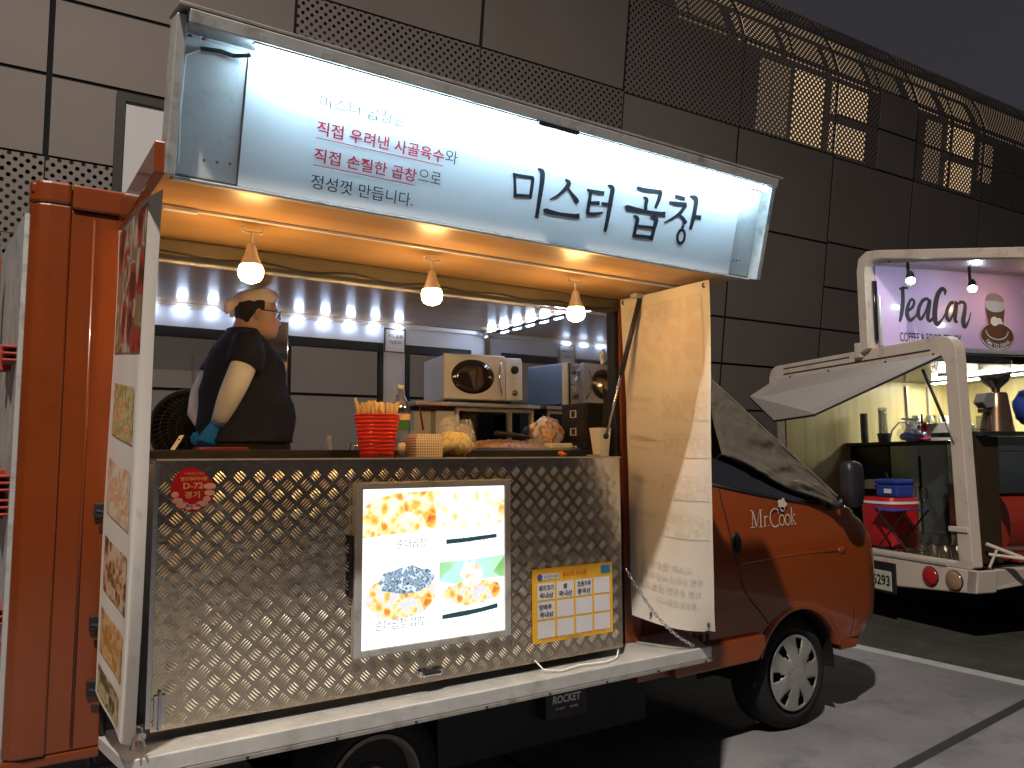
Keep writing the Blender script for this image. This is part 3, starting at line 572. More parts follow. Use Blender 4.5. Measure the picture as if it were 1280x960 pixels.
SS = [i / 60 for i in range(61)] + [1 + .5 * i / 10 for i in range(1, 11)] + [1.5 + .5 * i / 8 for i in range(1, 9)]
ZF = []
for a, b in zip(ZL, ZL[1:]):
    n_ = 2 if b - a > .05 else 1
    ZF += [a + (b - a) * i / n_ for i in range(n_)]
ZF.append(ZL[-1])
vs = []; inside = []
for z in ZF:
    for s_ in SS:
        p = cabpt(s_, z); d = Vector((p.x - WX, 0, z - WZ)); ins = d.length < WR and p.y < 3.0
        if ins and d.length > 0: 
            q = d.normalized() * WR; 
            p2 = Vector((WX + q.x, p.y, WZ + q.z)) if d.length > WR - .06 else p
            p = p2
        vs.append(p); inside.append(ins and d.length <= WR - .06)
nS = len(SS); fs = []
def glassy(s_, z):   # windows are separate panes
    return False
for j in range(len(ZF) - 1):
    for i in range(nS - 1):
        f = (j * nS + i, j * nS + i + 1, (j + 1) * nS + i + 1, (j + 1) * nS + i)
        if any(inside[k_] for k_ in f): continue
        fs.append(f)
mb = MB().add(vs, fs)
k0 = len(mb.v); top = [len(ZF) * nS - nS + i for i in range(nS)]
mb.v += [Vector((2.46, 4.2, 1.95)), Vector((2.46, 4.2, .44))]; mb.f.append(tuple(top + [k0]))
mb.f.append(tuple([0] + [(j) * nS for j in range(1, len(ZF))] + [k0, k0 + 1])[::-1])
cab = mb.build('cab_body', M['orange_cab'], truck, autos=40)
# wheel arch lip and inner arch
mb = MB(); n_ = 40; ring = []
for i in range(n_ + 1):
    a = R(20 + 137 * i / n_); 
    for (rr, yy) in ((WR + .03, 2.7295), (WR + .014, 2.719), (WR - .002, 2.717), (WR - .008, 2.724), (WR - .010, 2.80)):
        z_ = WZ + rr * math.sin(a); mb.v.append(Vector((WX + rr * math.cos(a), yy, max(z_, .36))))
for i in range(n_):
    for j in range(4): mb.f.append((i * 5 + j, i * 5 + j + 1, (i + 1) * 5 + j + 1, (i + 1) * 5 + j))
mb.build('wheel_arch_lip', M['orange_cab'], cab, smooth=True)
mb = MB().grid(lambda u, v: Vector((WX + (WR - .02) * math.cos(R(-4 + 188 * u)), 2.76 + .36 * v, WZ + .01 + (WR - .02) * math.sin(R(-4 + 188 * u)))), 24, 2); mb.build('wheel_well', M['seal'], truck); B(WX - .37, WX + .37, 3.121, 3.13, .25, .68).build('inner_wheel_wall', M['seal'], truck)
B(2.5, 4.1, 3.12, 4.1, .34, .5).build('cab_underside', M['dark'], truck)
# bumper lower and sill step
sill = MB().prism([(2.66, 2.70, .435), (3.24, 2.70, .435), (3.30, 2.70, .50), (3.30, 2.70, .56), (2.66, 2.70, .56)], (0, .12, 0)).build('door_step', M['orange_cab'], cab, bevel=.012)
for x in (2.80, 2.84, 2.88): MB().obox((x, 2.705, .575), (.008, 0, 0), (0, .004, 0), (0, 0, .04)).build('step_vent', M['seal'], sill)
MB().prism([(3.97, 2.735, .38), (4.12, 2.735, .38), (4.22, 2.77, .45), (3.97, 2.735, .45)], (0, .3, 0)).build('bumper_skirt', M['orange_cab'], cab, bevel=.01)
# seams of door
def onside(x, z, off=-.004): return Vector((x, ysidef(z) - (.010 * math.sin(math.pi * min(1, max(0, (z - .5) / .6))) if z < 1.12 else 0) + off, z))
mb = MB(); pts = [(3.043, 1.30), (3.046, 1.24), (3.062, 1.17), (3.08, 1.08), (3.105, .96), (3.15, .81), (3.22, .73), (3.30, .66), (3.36, .60)]
for (x, z), (x2, z2) in zip(pts, pts[1:]): mb.tube([onside(x, z, .001), onside(x2, z2, .001)], .0045, 6)
mb.build('door_gap', M['seal'], cab)
mb = MB(); pts = [(4.10, .60), (4.10, .52), (4.07, .45)]
for (x, z), (x2, z2) in zip(pts, pts[1:]): mb.tube([onside(x, z, .0015), onside(x2, z2, .0015)], .0035, 6)
mb.build('bumper_gap', M['seal'], cab)
mb = MB(); mb.tube([onside(x, z, .004) for x, z in ((3.15, .925), (3.4, .935), (3.7, .94), (3.95, .93))], .007, 6); mb.build('body_crease', M['orange_cab'], cab, smooth=True)
mb = MB().tube([onside(x, z, 0) for x, z in ((2.99, 1.325), (3.2, 1.285), (3.5, 1.235), (3.75, 1.20), (3.9, 1.19))], .009, 8); mb.build('window_belt_seal', M['seal'], cab, smooth=True)
# side glass
mb = MB(); W = [(2.99, 1.335), (3.3, 1.28), (3.62, 1.225), (3.84, 1.21), (3.60, 1.42), (3.38, 1.62), (3.20, 1.76), (2.985, 1.80)]
mb.add([onside(x, z, -.005) for x, z in W], [tuple(range(8))]); mb.build('side_window', M['cglass'], cab)
mb = MB().add([onside(x, z, -.0045) for x, z in ((2.60, 1.36), (2.935, 1.34), (2.93, 1.72), (2.60, 1.74))], [(0, 1, 2, 3)]); mb.build('side_window', M['cglass'], cab)
# handle, marker lamp
hd = MB().lathe(onside(3.118, 1.025, -.003), [(.052, 0), (.046, -.006), (.03, .001)], 24, 'y'); 
for v_ in hd.v: v_.x = 3.118 + (v_.x - 3.118) * .68; v_.z = 1.025 + (v_.z - 1.025) * 1.15
hd = hd.build('door_handle', M['black'], cab, smooth=True)
B(3.10, 3.135, 2.698, 2.706, 1.0, 1.055).build('handle_flap', M['seal'], hd, bevel=.004)
MB().ball(onside(3.985, .935, 0), .035, 14, (1, .3, .55)).build('turn_lamp', M['orange_cab'], cab, smooth=True)
# emblem on the door
em = MB(); E0 = onside(3.235, 1.105, -.007)
def ep(x, y): return Vector((3.238 + x * .355 / 1.0, onside(3.3, 1.14, -.007).y, 1.098 + y * .355))
sw = .022; sf_ = .012
for s_ in ([(.0, .0, sf_), (.09, .0, sf_)], [(.04, .0, sf_), (.045, .24, sf_)], [(.0, .245, sf_), (.06, .245, sf_)], [(.05, .25, sw), (.13, .0, sw)], [(.13, .0, .008), (.21, .25, .008)], [(.20, .25, sf_), (.26, .25, sf_)], [(.225, .25, sw), (.225, .0, sw)], [(.19, .0, sf_), (.26, .0, sf_)],
    [(.29, .0, sf_), (.34, .0, sf_)], [(.315, .0, .02), (.315, .15, .02)], [(.29, .15, sf_), (.315, .15, sf_)], [(.32, .10, .008), (.345, .145, .016), (.375, .14, .02)], [(.395, .008, .024), (.40, .02, .024)],
    arc(.55, .12, .115, .135, 50, 310, .02, 14), [(.62, .17, sf_), (.625, .23, sf_)], arc(.70, .075, .058, .078, 0, 360, .018, 16), arc(.835, .075, .058, .078, 0, 360, .018, 16),
    [(.905, .0, sf_), (.96, .0, sf_)], [(.932, .0, .02), (.932, .26, .02)], [(.935, .08, .01), (1.0, .15, .01)], [(.955, .095, .01), (1.01, .0, .02)], [(.98, .15, sf_), (1.02, .15, sf_)], [(.99, .0, sf_), (1.035, .0, sf_)]):
    brush(em, s_, ep, 4)
em.build('door_lettering', M['teaw'], cab)
em = MB(); c = ep(.70, .29)
em.add([ep(.72 + .10 * math.cos(a) * (1 + .16 * math.cos(5 * a)), .31 + .085 * math.sin(a) * (1 + .16 * math.cos(5 * a))) for a in [2 * math.pi * i / 40 for i in range(40)]], [tuple(range(40))]); brush(em, [(.68, .24, .06), (.76, .235, .07)], ep)
em.build('chef_hat_emblem', M['teaw'], cab)
em = MB(); brush(em, [(.45, .22, .008), (.52, .27, .022), (.60, .262, .03), (.67, .25, .03)], ep); em.build('emblem_flourish', mat('emblem_violet', (.25, .06, .2), .5), cab)
# mirror
mr = MB().rings([(3.97, 2.62, 1.18, .03, .02), (3.97, 2.62, 1.20, .062, .04), (3.97, 2.62, 1.28, .072, .05), (3.97, 2.62, 1.38, .07, .048), (3.965, 2.62, 1.42, .06, .04), (3.96, 2.62, 1.435, .03, .02)], 20, 3).build('wing_mirror', M['black'], truck, smooth=True)
MB().tube([(3.95, 2.63, 1.24), (3.92, 2.68, 1.19), (3.90, 2.75, 1.17)], .022).build('mirror_arm', M['black'], mr, smooth=True)
# wheels
def wheel(x, y, z, r, rh, cover):
    w = thing('w', 'x', 'x', (x, y, z)); w.name = 'wheel'; del w['label'], w['category']
    ORG[w.name] = Vector((x, y, z)); w.parent = truck; w.location = Vector((x, y, z)) - ORG[truck.name]
    MB().lathe((x, y, z), [(rh - .01, .02), (rh + .004, .0), (rh + .03, -.012), (r - .035, -.004), (r - .012, .012), (r, .035), (r, .17), (r - .02, .19), (rh, .19)], 48, 'y', False).build('tyre', M['tyre'], w, autos=35)
    if cover:
        mb = MB(); n = 84; prf = lambda rr: -.012 - .018 * math.cos(rr / rh * math.pi / 2)
        rad = [.0, .03, .045, .07, .10, .13, .155, .17, .182, .192, .198]
        for rr in rad:
            for k in range(n):
                a = 2 * math.pi * k / n; mb.v.append(Vector((x + rr * math.cos(a), y + prf(rr), z + rr * math.sin(a))))
        for i in range(len(rad) - 1):
            for k in range(n):
                ph_ = ((k + .5) / n * 7) % 1; rm = (rad[i] + rad[i + 1]) / 2
                if .085 < rm < .178 and .30 + (.178 - rm) * 1.2 < ph_ < .70 - (.178 - rm) * 1.2: continue
                mb.f.append((i * n + k, i * n + (k + 1) % n, (i + 1) * n + (k + 1) % n, (i + 1) * n + k))
        mb.build('hubcap', M['hub'], w, solid=.006, autos=40)
        MB().lathe((x, y - .030, z), [(.034, .006), (.034, -.001), (.028, -.004)], 6, 'y').build('hub_emblem', M['hub'], w)
    else:
        MB().lathe((x, y, z), [(rh, -.004), (rh - .012, -.012), (rh - .018, .0), (rh - .03, .07), (.07, .09), (.06, .02), (.0, .02)], 40, 'y', False).build('rim', M['hub'], w, autos=40)
    MB().lathe((x, y, z), [(rh, .05), (.03, .06)], 24, 'y').build('brake_drum', M['seal'], w)
wheel(3.63, 2.80, WZ, .300, .200, True)
wheel(1.22, 2.82, .245, .275, .185, False)
wheel(1.22, 3.75, .245, .275, .185, False)
wheel(WX, 3.95, WZ, .300, .200, False)
B(.9, 1.5, 2.86, 3.2, .50, .55).build('mud_guard', M['seal'], truck)

# ================================================================== THINGS ON THE TRUCK
# tarpaulin over the windscreen
mb = MB()
TQ = [onside(3.10, 1.895, -.03), onside(3.955, 1.235, -.03), onside(3.93, 1.165, -.04), onside(3.07, 1.475, -.03)]
def tf(u, v):
    a = TQ[0].lerp(TQ[1], u); b = TQ[3].lerp(TQ[2], u); p = a.lerp(b, v); w = mnoise.noise(Vector((u * 5 + v * 3, v * 2.5, 1))) * .03 + mnoise.noise(Vector((u * 13, v * 9 + u * 6, 4))) * .010
    p = Vector(p); p.y += min(.012, w * (.3 + min(u, 1 - u, v + .3)) * 1.6); p.z += .012 * math.sin(u * 9) * (1 if v > .9 else 0); return p
mb.grid(tf, 60, 30); 
mb2 = MB()
def tf2(u, v):
    z = 1.90 - .70 * u; p0 = TQ[0].lerp(TQ[1], u); xx = xfront(z) + .02; w = mnoise.noise(Vector((u * 6, v * 6, 7))) * .02
    return Vector((p0.x + (xx - p0.x) * min(1, v * 8), p0.y + 1.3 * v, p0.z + .015 + w))
tp_ = thing('windscreen_cover', 'crinkled translucent brown tarpaulin stretched over the cab windscreen', 'tarpaulin', (3.6, 3.0, 1.2))
mb.build('side_flap', M['tarp'], tp_, smooth=True); mb2.grid(tf2, 40, 24); mb2.build('front_sheet', M['tarp'], tp_, smooth=True)
mb = MB().tube([TQ[0].lerp(TQ[1], i / 20) + Vector((0, -.006, .004)) for i in range(21)], .004, 6); mb.build('hem', M['bag'], tp_, smooth=True)
mb = MB().tube([TQ[3].lerp(TQ[2], i / 20) + Vector((0, -.004, .012 * math.sin(i / 20 * 9))) for i in range(21)], .006, 6); mb.build('hem', M['seal'], tp_, smooth=True)
mb = MB().tube([TQ[3], (2.97, 2.74, 1.43), (2.9, 2.73, 1.41)], .003, 6); mb.build('tie_cord', M['seal'], tp_, smooth=True)

# right banner
def rb(u, v):    # u 0 far .. 1 near, v 0 top .. 1 bottom
    top = Vector((2.275, 2.60, 2.165)).lerp(Vector((2.183, 1.995, 2.128)), u); bot = Vector((2.315, 2.60, .785)).lerp(Vector((2.50, 2.30, .744)), u)
    bot.z -= .03 * math.sin(u * 3.0) * 0 + (.02 if u < .9 else 0) * math.sin(u * math.pi)
    p = top.lerp(bot, v); w = .010 * math.sin(v * 4 + u * 2) + .003 * math.sin(v * 13 + u * 5) * u + mnoise.noise(Vector((u * 2, v * 5, 0))) * .008
    p.x += w; p.y += w * .3; return p
bn1 = thing('side_banner', 'long pale vinyl banner at the right end of the canopy, its print showing through reversed', 'banner', (2.35, 2.3, .75))
MB().grid(rb, 24, 80).build('banner_sheet', M['vinyl'], bn1, smooth=True)
def patch(fn, off, u0, u1, v0, v1, mt, name, par, n=8):
    def q(u, v):
        uu, vv = u0 + (u1 - u0) * u, v0 + (v1 - v0) * v; p = fn(uu, vv); a = fn(min(1, uu + .01), vv) - fn(max(0, uu - .01), vv); b = fn(uu, min(1, vv + .01)) - fn(uu, max(0, vv - .01)); nn = a.cross(b).normalized()
        return p + nn * off
    return MB().grid(q, n, n).build(name, mt, par, smooth=True)
def on_fn(fn, off):
    def q(a, b):
        a = min(max(a, 0), 1); b = min(max(b, 0), 1)
        p = fn(a, b); x = fn(min(1, a + .01), b) - fn(max(0, a - .01), b); y = fn(a, min(1, b + .01)) - fn(a, max(0, b - .01)); return p + x.cross(y).normalized() * off
    return q
def text_fn(mb, txt, q, u0, u1, v0, v1, wt=0, mirror=False):
    vs, fs = glyphs(txt, wt); x0 = min(p[0] for p in vs); x1 = max(p[0] for p in vs); y0 = min(p[1] for p in vs); y1 = max(p[1] for p in vs); o = []
    for x, y in vs:
        a = (x - x0) / (x1 - x0); a = 1 - a if mirror else a; o.append(q(u0 + (u1 - u0) * a, v1 + (v0 - v1) * (y - y0) / (y1 - y0)))
    mb.add(o, fs)
s0 = -1 if (rb(.6, .5) - rb(.4, .5)).cross(rb(.5, .6) - rb(.5, .4)).dot(Vector((-1, -1, 0))) < 0 else 1
bq = on_fn(rb, .003 * s0)
ghost = picture('ghost_print', [(.60, .53, .44), (.60, .49, .38), (.64, .58, .50), (.58, .50, .42)], 12, 0, .5, 1.5)
ghost2 = picture('ghost_dish', [(.60, .52, .43), (.64, .59, .51), (.58, .50, .40), (.65, .60, .53)], 40, 0, .5, 2)
patch(rb, .0015 * s0, .10, .93, .03, .255, ghost, 'faded_photo', bn1, 12)
for i, (v0, h, u0) in enumerate(((.295, .085, .46), (.415, .07, .46), (.535, .075, .42), (.65, .075, .42))):
    patch(rb, .0015 * s0, u0, .97, v0, v0 + h, ghost2, 'faded_photo', bn1, 8)
mb = MB()
text_fn(mb, 'Mr.Cook', bq, .05, .55, .04, .075, .0, True)
for v0, t1 in ((.31, '막창순대볶음'), (.43, '순대곱창볶음'), (.56, '순대곱창'), (.66, '돼지곱창')):
    text_fn(mb, t1, bq, .05, .36, v0, v0 + .02, .01, True)
    text_fn(mb, '7,000원 10,000원', bq, .05, .30, v0 + .035, v0 + .045, 0, True)
for i, (t1, a, b) in enumerate((('미스터 곱창은', .25, .75), ('직접 우려낸 사골육수와', .10, .88), ('직접 손질한 곱창으로', .10, .86), ('정성껏 만듭니다', .32, .80))):
    text_fn(mb, t1, bq, a, b, .805 + i * .035, .827 + i * .035, .0, True)
mb.build('reversed_lettering', M['greyp'], bn1)
for (u, v) in ((.04, .012), (.95, .012), (.24, .975), (.93, .98)):
    c = bq(u, v); MB().tube([c + Vector((.007 * math.cos(a), -.001, .007 * math.sin(a))) for a in [i * math.pi / 5 for i in range(11)]], .0025, 6, False).build('eyelet', M['dark'], bn1)
# left banner
def lbn(u, v):   # u 0 far .. 1 near
    T_ = [(0, (.262, 2.61, 2.17)), (.80, (.272, 2.10, 2.13)), (1, (.294, 2.01, 2.125))]; Bm = [(0, (.250, 2.60, .80)), (.78, (.288, 2.32, .73)), (1, (.334, 2.385, .695))]
    def ip(Q):
        for a, b in zip(Q, Q[1:]):
            if u <= b[0]: return Vector(a[1]).lerp(Vector(b[1]), (u - a[0]) / (b[0] - a[0]))
        return Vector(Q[-1][1])
    p = ip(T_).lerp(ip(Bm), v ** 1.15); p.x += .0025 * math.sin(v * 7 + u * 3) + .002 * math.sin(u * 9 + v * 3); return p
bn2 = thing('menu_banner', 'narrow white vinyl banner with food photographs hanging at the left end of the canopy', 'banner', (.29, 2.4, .72))
MB().grid(lbn, 24, 80).build('banner_sheet', M['vinyl'], bn2, smooth=True)
s1 = 1 if (lbn(.5, .5) - lbn(.4, .5)).cross(lbn(.4, .6) - lbn(.4, .5)).dot(Vector((-1, 0, 0))) > 0 else -1
pics = [(.04, .80, .02, .33, [(.01, .008, .008), (.05, .03, .025), (.02, .015, .015), (.38, .03, .015), (.10, .07, .05), (.45, .40, .33), (.22, .15, .07)], 11, 'collage_photo'),
        (.14, .72, .395, .50, [(.25, .12, .02), (.5, .2, .05), (.62, .36, .16), (.55, .5, .3), (.3, .3, .08)], 40, 'dish_photo'), (.10, .70, .55, .655, [(.45, .16, .05), (.68, .5, .34), (.62, .3, .14), (.7, .6, .45)], 38, 'dish_photo'),
        (.12, .70, .70, .80, [(.03, .025, .02), (.1, .06, .03), (.4, .18, .07), (.6, .45, .3)], 40, 'dish_photo'), (.10, .68, .835, .915, [(.06, .08, .02), (.4, .2, .05), (.5, .22, .06), (.6, .4, .2)], 40, 'dish_photo'), (.08, .66, .94, .99, [(.02, .02, .02), (.1, .08, .05), (.5, .4, .2)], 36, 'dish_photo')]
for i, (u0, u1, v0, v1, cols, sc_, nm) in enumerate(pics): patch(lbn, .0015 * s1, u0, u1, v0, v1, picture('print%d' % i, cols, sc_, 0, .35, 1.5), nm, bn2, 10)
mb = MB(); lq = on_fn(lbn, .003 * s1)
for v0 in (.60, .70, .85): text_fn(mb, '순대곱창', lq, .84, .93, v0, v0 + .012, 0)
mb.build('small_print', M['greyp'], bn2)

# menu light box on the plate
mn = thing('menu_light_box', 'glowing backlit menu of food photos framed in grey on the tread plate', 'light box', (1.29, 2.48, .815))
fr = MB()
for a in ((.985, 1.011, .812, 1.385), (1.571, 1.597, .812, 1.385), (1.011, 1.571, 1.362, 1.385), (1.011, 1.571, .812, .836)): fr.box(a[0], a[1], 2.462, 2.4985, a[2], a[3])
fr.build('box_frame', M['framew'], mn, bevel=.003)
B(1.011, 1.571, 2.469, 2.495, .836, 1.362).build('lit_screen', M['screen'], mn)
B(.975, .984, 2.474, 2.4985, 1.01, 1.21).build('side_clip', M['dark'], mn, bevel=.002)
YM = 2.4675
def blob(pts, mt, nm, y=YM):
    return MB().add([(x, y, z) for x, z in pts], [tuple(range(len(pts)))]).build(nm, mt, mn)
def irr(cx, cz, rx, rz, n=60, amp=.09, seed=0): return [(cx + rx * math.cos(a) * (1 + amp * mnoise.noise(Vector((math.cos(a) * 2, math.sin(a) * 2, seed)))), cz + rz * math.sin(a) * (1 + amp * mnoise.noise(Vector((math.cos(a) * 3, math.sin(a) * 3, seed))))) for a in [2 * math.pi * i / n for i in range(n)]]
PM1 = picture('menu_dish_a', [(.45, .08, .02), (.9, .28, .05), (1, .6, .12), (1, .85, .45), (1, .95, .75)], 34, 1.25, .4, 1.2)
PM2 = picture('menu_dish_b', [(.85, .3, .1), (1, .65, .25), (1, .9, .65), (1, 1, .9), (1, 1, 1)], 30, 1.3, .4, 1.2)
PM3 = picture('menu_dish_seaweed', [(.02, .05, .1), (.10, .18, .28), (.45, .6, .75), (.05, .12, .2), (.8, .9, 1)], 70, 1.15, .4, 1.5)
PM4 = picture('menu_dish_c', [(.35, .08, .03), (.85, .28, .05), (1, .6, .15), (1, .85, .5), (.75, .75, .9)], 40, 1.2, .4, 1.2)
PG = picture('menu_garden', [(.08, .28, .05), (.25, .55, .15), (.5, .85, .55), (.5, .85, .95)], 5, 1.25, .4, .5)
blob([(1.0125, 1.20), (1.10, 1.207), (1.20, 1.212), (1.288, 1.222), (1.288, 1.352), (1.24, 1.35), (1.12, 1.345), (1.05, 1.325), (1.0125, 1.30)], PM1, 'menu_photo')
blob([(1.289, 1.222), (1.40, 1.215), (1.55, 1.225), (1.57, 1.24), (1.57, 1.31), (1.50, 1.345), (1.35, 1.352), (1.289, 1.35)], PM2, 'menu_photo')
blob(irr(1.155, .998, .13, .075, seed=3), PM4, 'menu_photo'); blob(irr(1.175, 1.05, .105, .045, seed=5, amp=.2), PM3, 'menu_photo', YM - .0008)
blob([(1.30, 1.035), (1.36, 1.02), (1.46, 1.03), (1.5695, 1.03), (1.5695, 1.108), (1.42, 1.10), (1.30, 1.10)], PG, 'menu_photo')
blob(irr(1.435, .985, .125, .042, seed=8, amp=.25), PM4, 'menu_photo', YM - .0008); blob(irr(1.43, 1.045, .045, .05, seed=9, amp=.35), picture('menu_peak', [(.6, .2, .1), (1, .6, .3), (1, .85, .7), (1, 1, 1)], 40, 1.2), 'menu_photo', YM - .0016)
teal = emit('menu_ink', (.08, .16, .18), 1); pale = emit('menu_pale_ink', (1, .78, .70), 1.15); dk = emit('menu_marker', (.03, .07, .09), 1)
mb = MB(); X_, Z_ = (1, 0, 0), (0, 0, 1); y_ = YM - .003
text_to(mb, '순대곱창', (1.135, y_, 1.158), X_, Z_, .112, .032, -.005); text_to(mb, '순대곱창 컵밥', (1.060, y_, .893), X_, Z_, .180, .034, -.005)
text_to(mb, '매운 순대곱창', (1.345, y_, 1.163), X_, Z_, .185, .022, -.01); text_to(mb, '매콤 순대컵밥', (1.330, y_, .905), X_, Z_, .19, .022, -.01)
mb.build('menu_lettering', teal, mn)
mb = MB()
for (x, z, w, s_) in ((1.06, 1.115, .08, '7,000원'), (1.19, 1.118, .08, '10,000원'), (1.34, 1.127, .075, '7,000원'), (1.48, 1.13, .08, '10,000원'), (1.05, .872, .10, '5,000원'), (1.35, .88, .06, '5,000원')): mb = MB(); text_to(mb, s_, (x, y_, z), X_, Z_, w, .018, -.01); mb.build('price_lettering', pale, mn)
mb = MB()
for pts in ([(1.325, 1.170, .016), (1.40, 1.172, .015), (1.50, 1.178, .014), (1.535, 1.180, .014)], [(1.31, .911, .014), (1.38, .914, .018), (1.46, .919, .015), (1.538, .928, .017)]): mb = MB(); brush(mb, pts, lambda x, z: (x, y_ - .001, z)); mb.build('crossing_out', dk, mn)
# yellow origin notice
nt_ = thing('origin_notice', 'yellow printed card with a grid of twelve white boxes fixed on the tread plate', 'notice', (1.91, 2.495, .756))
B(1.714, 2.112, 2.4945, 2.4975, .757, 1.037).build('card', M['yell'], nt_)
yy = 2.4935; mb = MB(); cw = .082; ch = .064
for j in range(3):
    for i in range(4):
        x = 1.737 + i * .0925; z = .918 - j * .072; mb.add([(x, yy, z), (x + cw, yy, z), (x + cw, yy, z + ch), (x, yy, z + ch)], [(0, 1, 2, 3)])
mb.add([(1.755, yy, .994), (1.84, yy, .994), (1.84, yy, 1.016), (1.755, yy, 1.016)], [(0, 1, 2, 3)]); mb.build('white_boxes', M['cellw'], nt_)
B(2.052, 2.10, yy - .001, yy + .0005, .997, 1.026).build('corner_badge', mat('badge_blue', (.02, .2, .5), .5), nt_)
mb = MB(); y2 = yy - .002
for (i, j, a, b) in ((0, 0, '돼지고기', '국내산'), (1, 0, '쌀', '국내산'), (2, 0, '고춧가루', '중국산'), (0, 1, '양배추', '국내산')):
    x = 1.737 + i * .0925; z = .918 - j * .072
    mb = MB(); text_to(mb, a, (x + (.006 if len(a) > 1 else .03), y2, z + .036), X_, Z_, .070 if len(a) > 3 else (.06 if len(a) > 1 else .02), .020, .025); text_to(mb, b, (x + .008, y2, z + .008), X_, Z_, .066, .020, .025)
    mb.build('card_lettering', M['ink'], nt_)
mb = MB(); text_to(mb, '원산지 표시판', (1.857, y2, 1.0), X_, Z_, .12, .018, .02); text_to(mb, '거짓표시 신고 처벌 안내', (1.75, y2, .769), X_, Z_, .32, .008, 0); mb.build('card_heading', mat('card_red', (.55, .08, .01), .5), nt_)
mb = MB(); text_to(mb, '중소벤처기업부', (1.768, y2, 1.0), X_, Z_, .068, .011, 0); text_to(mb, '농산물품질관리원', (1.87, y2, .7615), X_, Z_, .08, .006, 0); mb.build('card_small_print', M['ink'], nt_)
MB().lathe((1.749, yy, 1.005), [(.012, 0), (.012, -.001)], 18, 'y').build('card_emblem', mat('emblem_blue', (.08, .07, .35), .5), nt_)
# sticker
stk = thing('permit_sticker', 'round dark red vendor sticker reading D-72 on the tread plate', 'sticker', (.478, 2.4965, 1.335))
pts = [(.478 + .062 * math.cos(a) * (1 + .04 * math.cos(3 * a + 1)), 2.4968 if math.sin(a) < .6 else 2.4955, 1.375 + .068 * math.sin(a) * (1 - .12 * max(0, math.sin(2 * a)) )) for a in [2 * math.pi * i / 40 for i in range(40)]]
MB().add(pts, [tuple(range(40))]).build('sticker_face', M['stick'], stk)
mb = MB(); y3 = 2.4948
text_to(mb, 'D-72', (.452, y3, 1.378), X_, Z_, .056, .018, .02); text_to(mb, '경기', (.456, y3, 1.350), X_, Z_, .043, .020, .02); text_to(mb, '밤도깨비야시장', (.444, y3, 1.402), X_, Z_, .076, .012, .02)
mb.build('sticker_lettering', M['gold'], stk)
mb = MB()
for i in range(9):
    a = R(195 + i * 22); mb.add([(.478 + .05 * math.cos(a) + (.011 + .004 * (i % 3)) * math.cos(b), y3, 1.375 + .052 * math.sin(a) + .009 * math.sin(b)) for b in [2 * math.pi * k / 10 for k in range(10)]], [tuple(range(10))])
text_to(mb, '서울밤도깨비', (.452, y3, 1.42), X_, Z_, .06, .007, 0)
mb.build('sticker_pattern', M['pinkish'], stk)
# chain
p0, p1 = Vector((2.178, 2.485, 1.005)), Vector((2.47, 2.40, .672)); n_ = 26
ch_ = thing('hanging_chain', 'steel chain running from the tread plate edge down to the shelf', 'chain', p1)
for i in range(n_):
    u = (i + .5) / n_; p = p0.lerp(p1, u); p.z -= .05 * math.sin(u * math.pi); q = p0.lerp(p1, u + .02); q.z -= .05 * math.sin((u + .02) * math.pi); d = (q - p).normalized(); s_ = d.cross(Vector((0, 1, 0))).normalized() if i % 2 else d.cross(Vector((0, 0, 1))).normalized()
    MB().tube([p + d * .0115 * math.cos(a) + s_ * .0058 * math.sin(a) for a in [2 * math.pi * k / 10 for k in range(11)]], .0023, 6, False).build('chain_link', M['steel'], ch_, smooth=True)
# keys and hook at the left corner
ky = thing('key_bunch', 'bunch of keys hanging at the lower left corner of the shelf', 'keys', (.335, 2.375, .67))
MB().tube([Vector((.335 + .012 * math.cos(a), 2.372, .735 + .014 * math.sin(a))) for a in [2 * math.pi * k / 14 for k in range(15)]], .0016, 6, False).build('key_ring', M['chrome'], ky, smooth=True)
for i, (dx, dz) in enumerate(((-.016, -.03), (.004, -.036), (.02, -.028))):
    c = Vector((.335 + dx * .5, 2.370 - .002 * i, .722)); e = Vector((.335 + dx, 2.368 - .002 * i, .722 + dz)); mb = MB().lathe((c.x, c.y, c.z), [(.011, .001), (.011, -.001)], 12, 'y'); mb.tube([c, e], .0032, 4); mb.build('key', M['brass'] if i == 1 else M['steel'], ky)
# thin white lead on the shelf
tag(MB().tube([(1.72, 2.49, .70), (1.74, 2.46, .668), (1.80, 2.43, .664), (1.90, 2.45, .665), (2.02, 2.43, .664), (2.10, 2.46, .663), (2.13, 2.485, .685)], .003).build('loose_cable', M['whitep'], smooth=True), 'thin white lead trailing along the aluminium shelf under the yellow card', 'cable')
# hanging bulbs
def bulb(x, y, label):
    t = thing('hanging_bulb', label, 'light bulb', (x, y, 1.985), 'warm bulbs under the canopy')
    MB().tube([(x - .03, y, 2.148), (x - .03, y, 2.134), (x + .03, y, 2.134), (x + .03, y, 2.148)], .003).build('bracket', M['whitep'], t)
    MB().tube([(x, y, 2.134), (x, y, 2.095)], .004).build('stem', M['whitep'], t)
    MB().lathe((x, y, 0), [(.010, 2.10), (.014, 2.092), (.018, 2.07), (.026, 2.05), (.031, 2.036), (.031, 2.034)], 20).build('housing', M['bulbglass'], t, smooth=True)
    MB().lathe((x, y, 0), [(.031, 2.0338), (.036, 2.020), (.035, 2.004), (.027, 1.990), (.013, 1.983), (.002, 1.981)], 20).build('globe', M['bulb'], t, smooth=True)
bulb(.583, 2.30, 'lit bulb hanging above the person with the cap'); bulb(1.19, 2.32, 'lit bulb hanging above the red cup of chopsticks'); bulb(1.805, 2.32, 'lit bulb hanging nearest the pale banner and the struts')
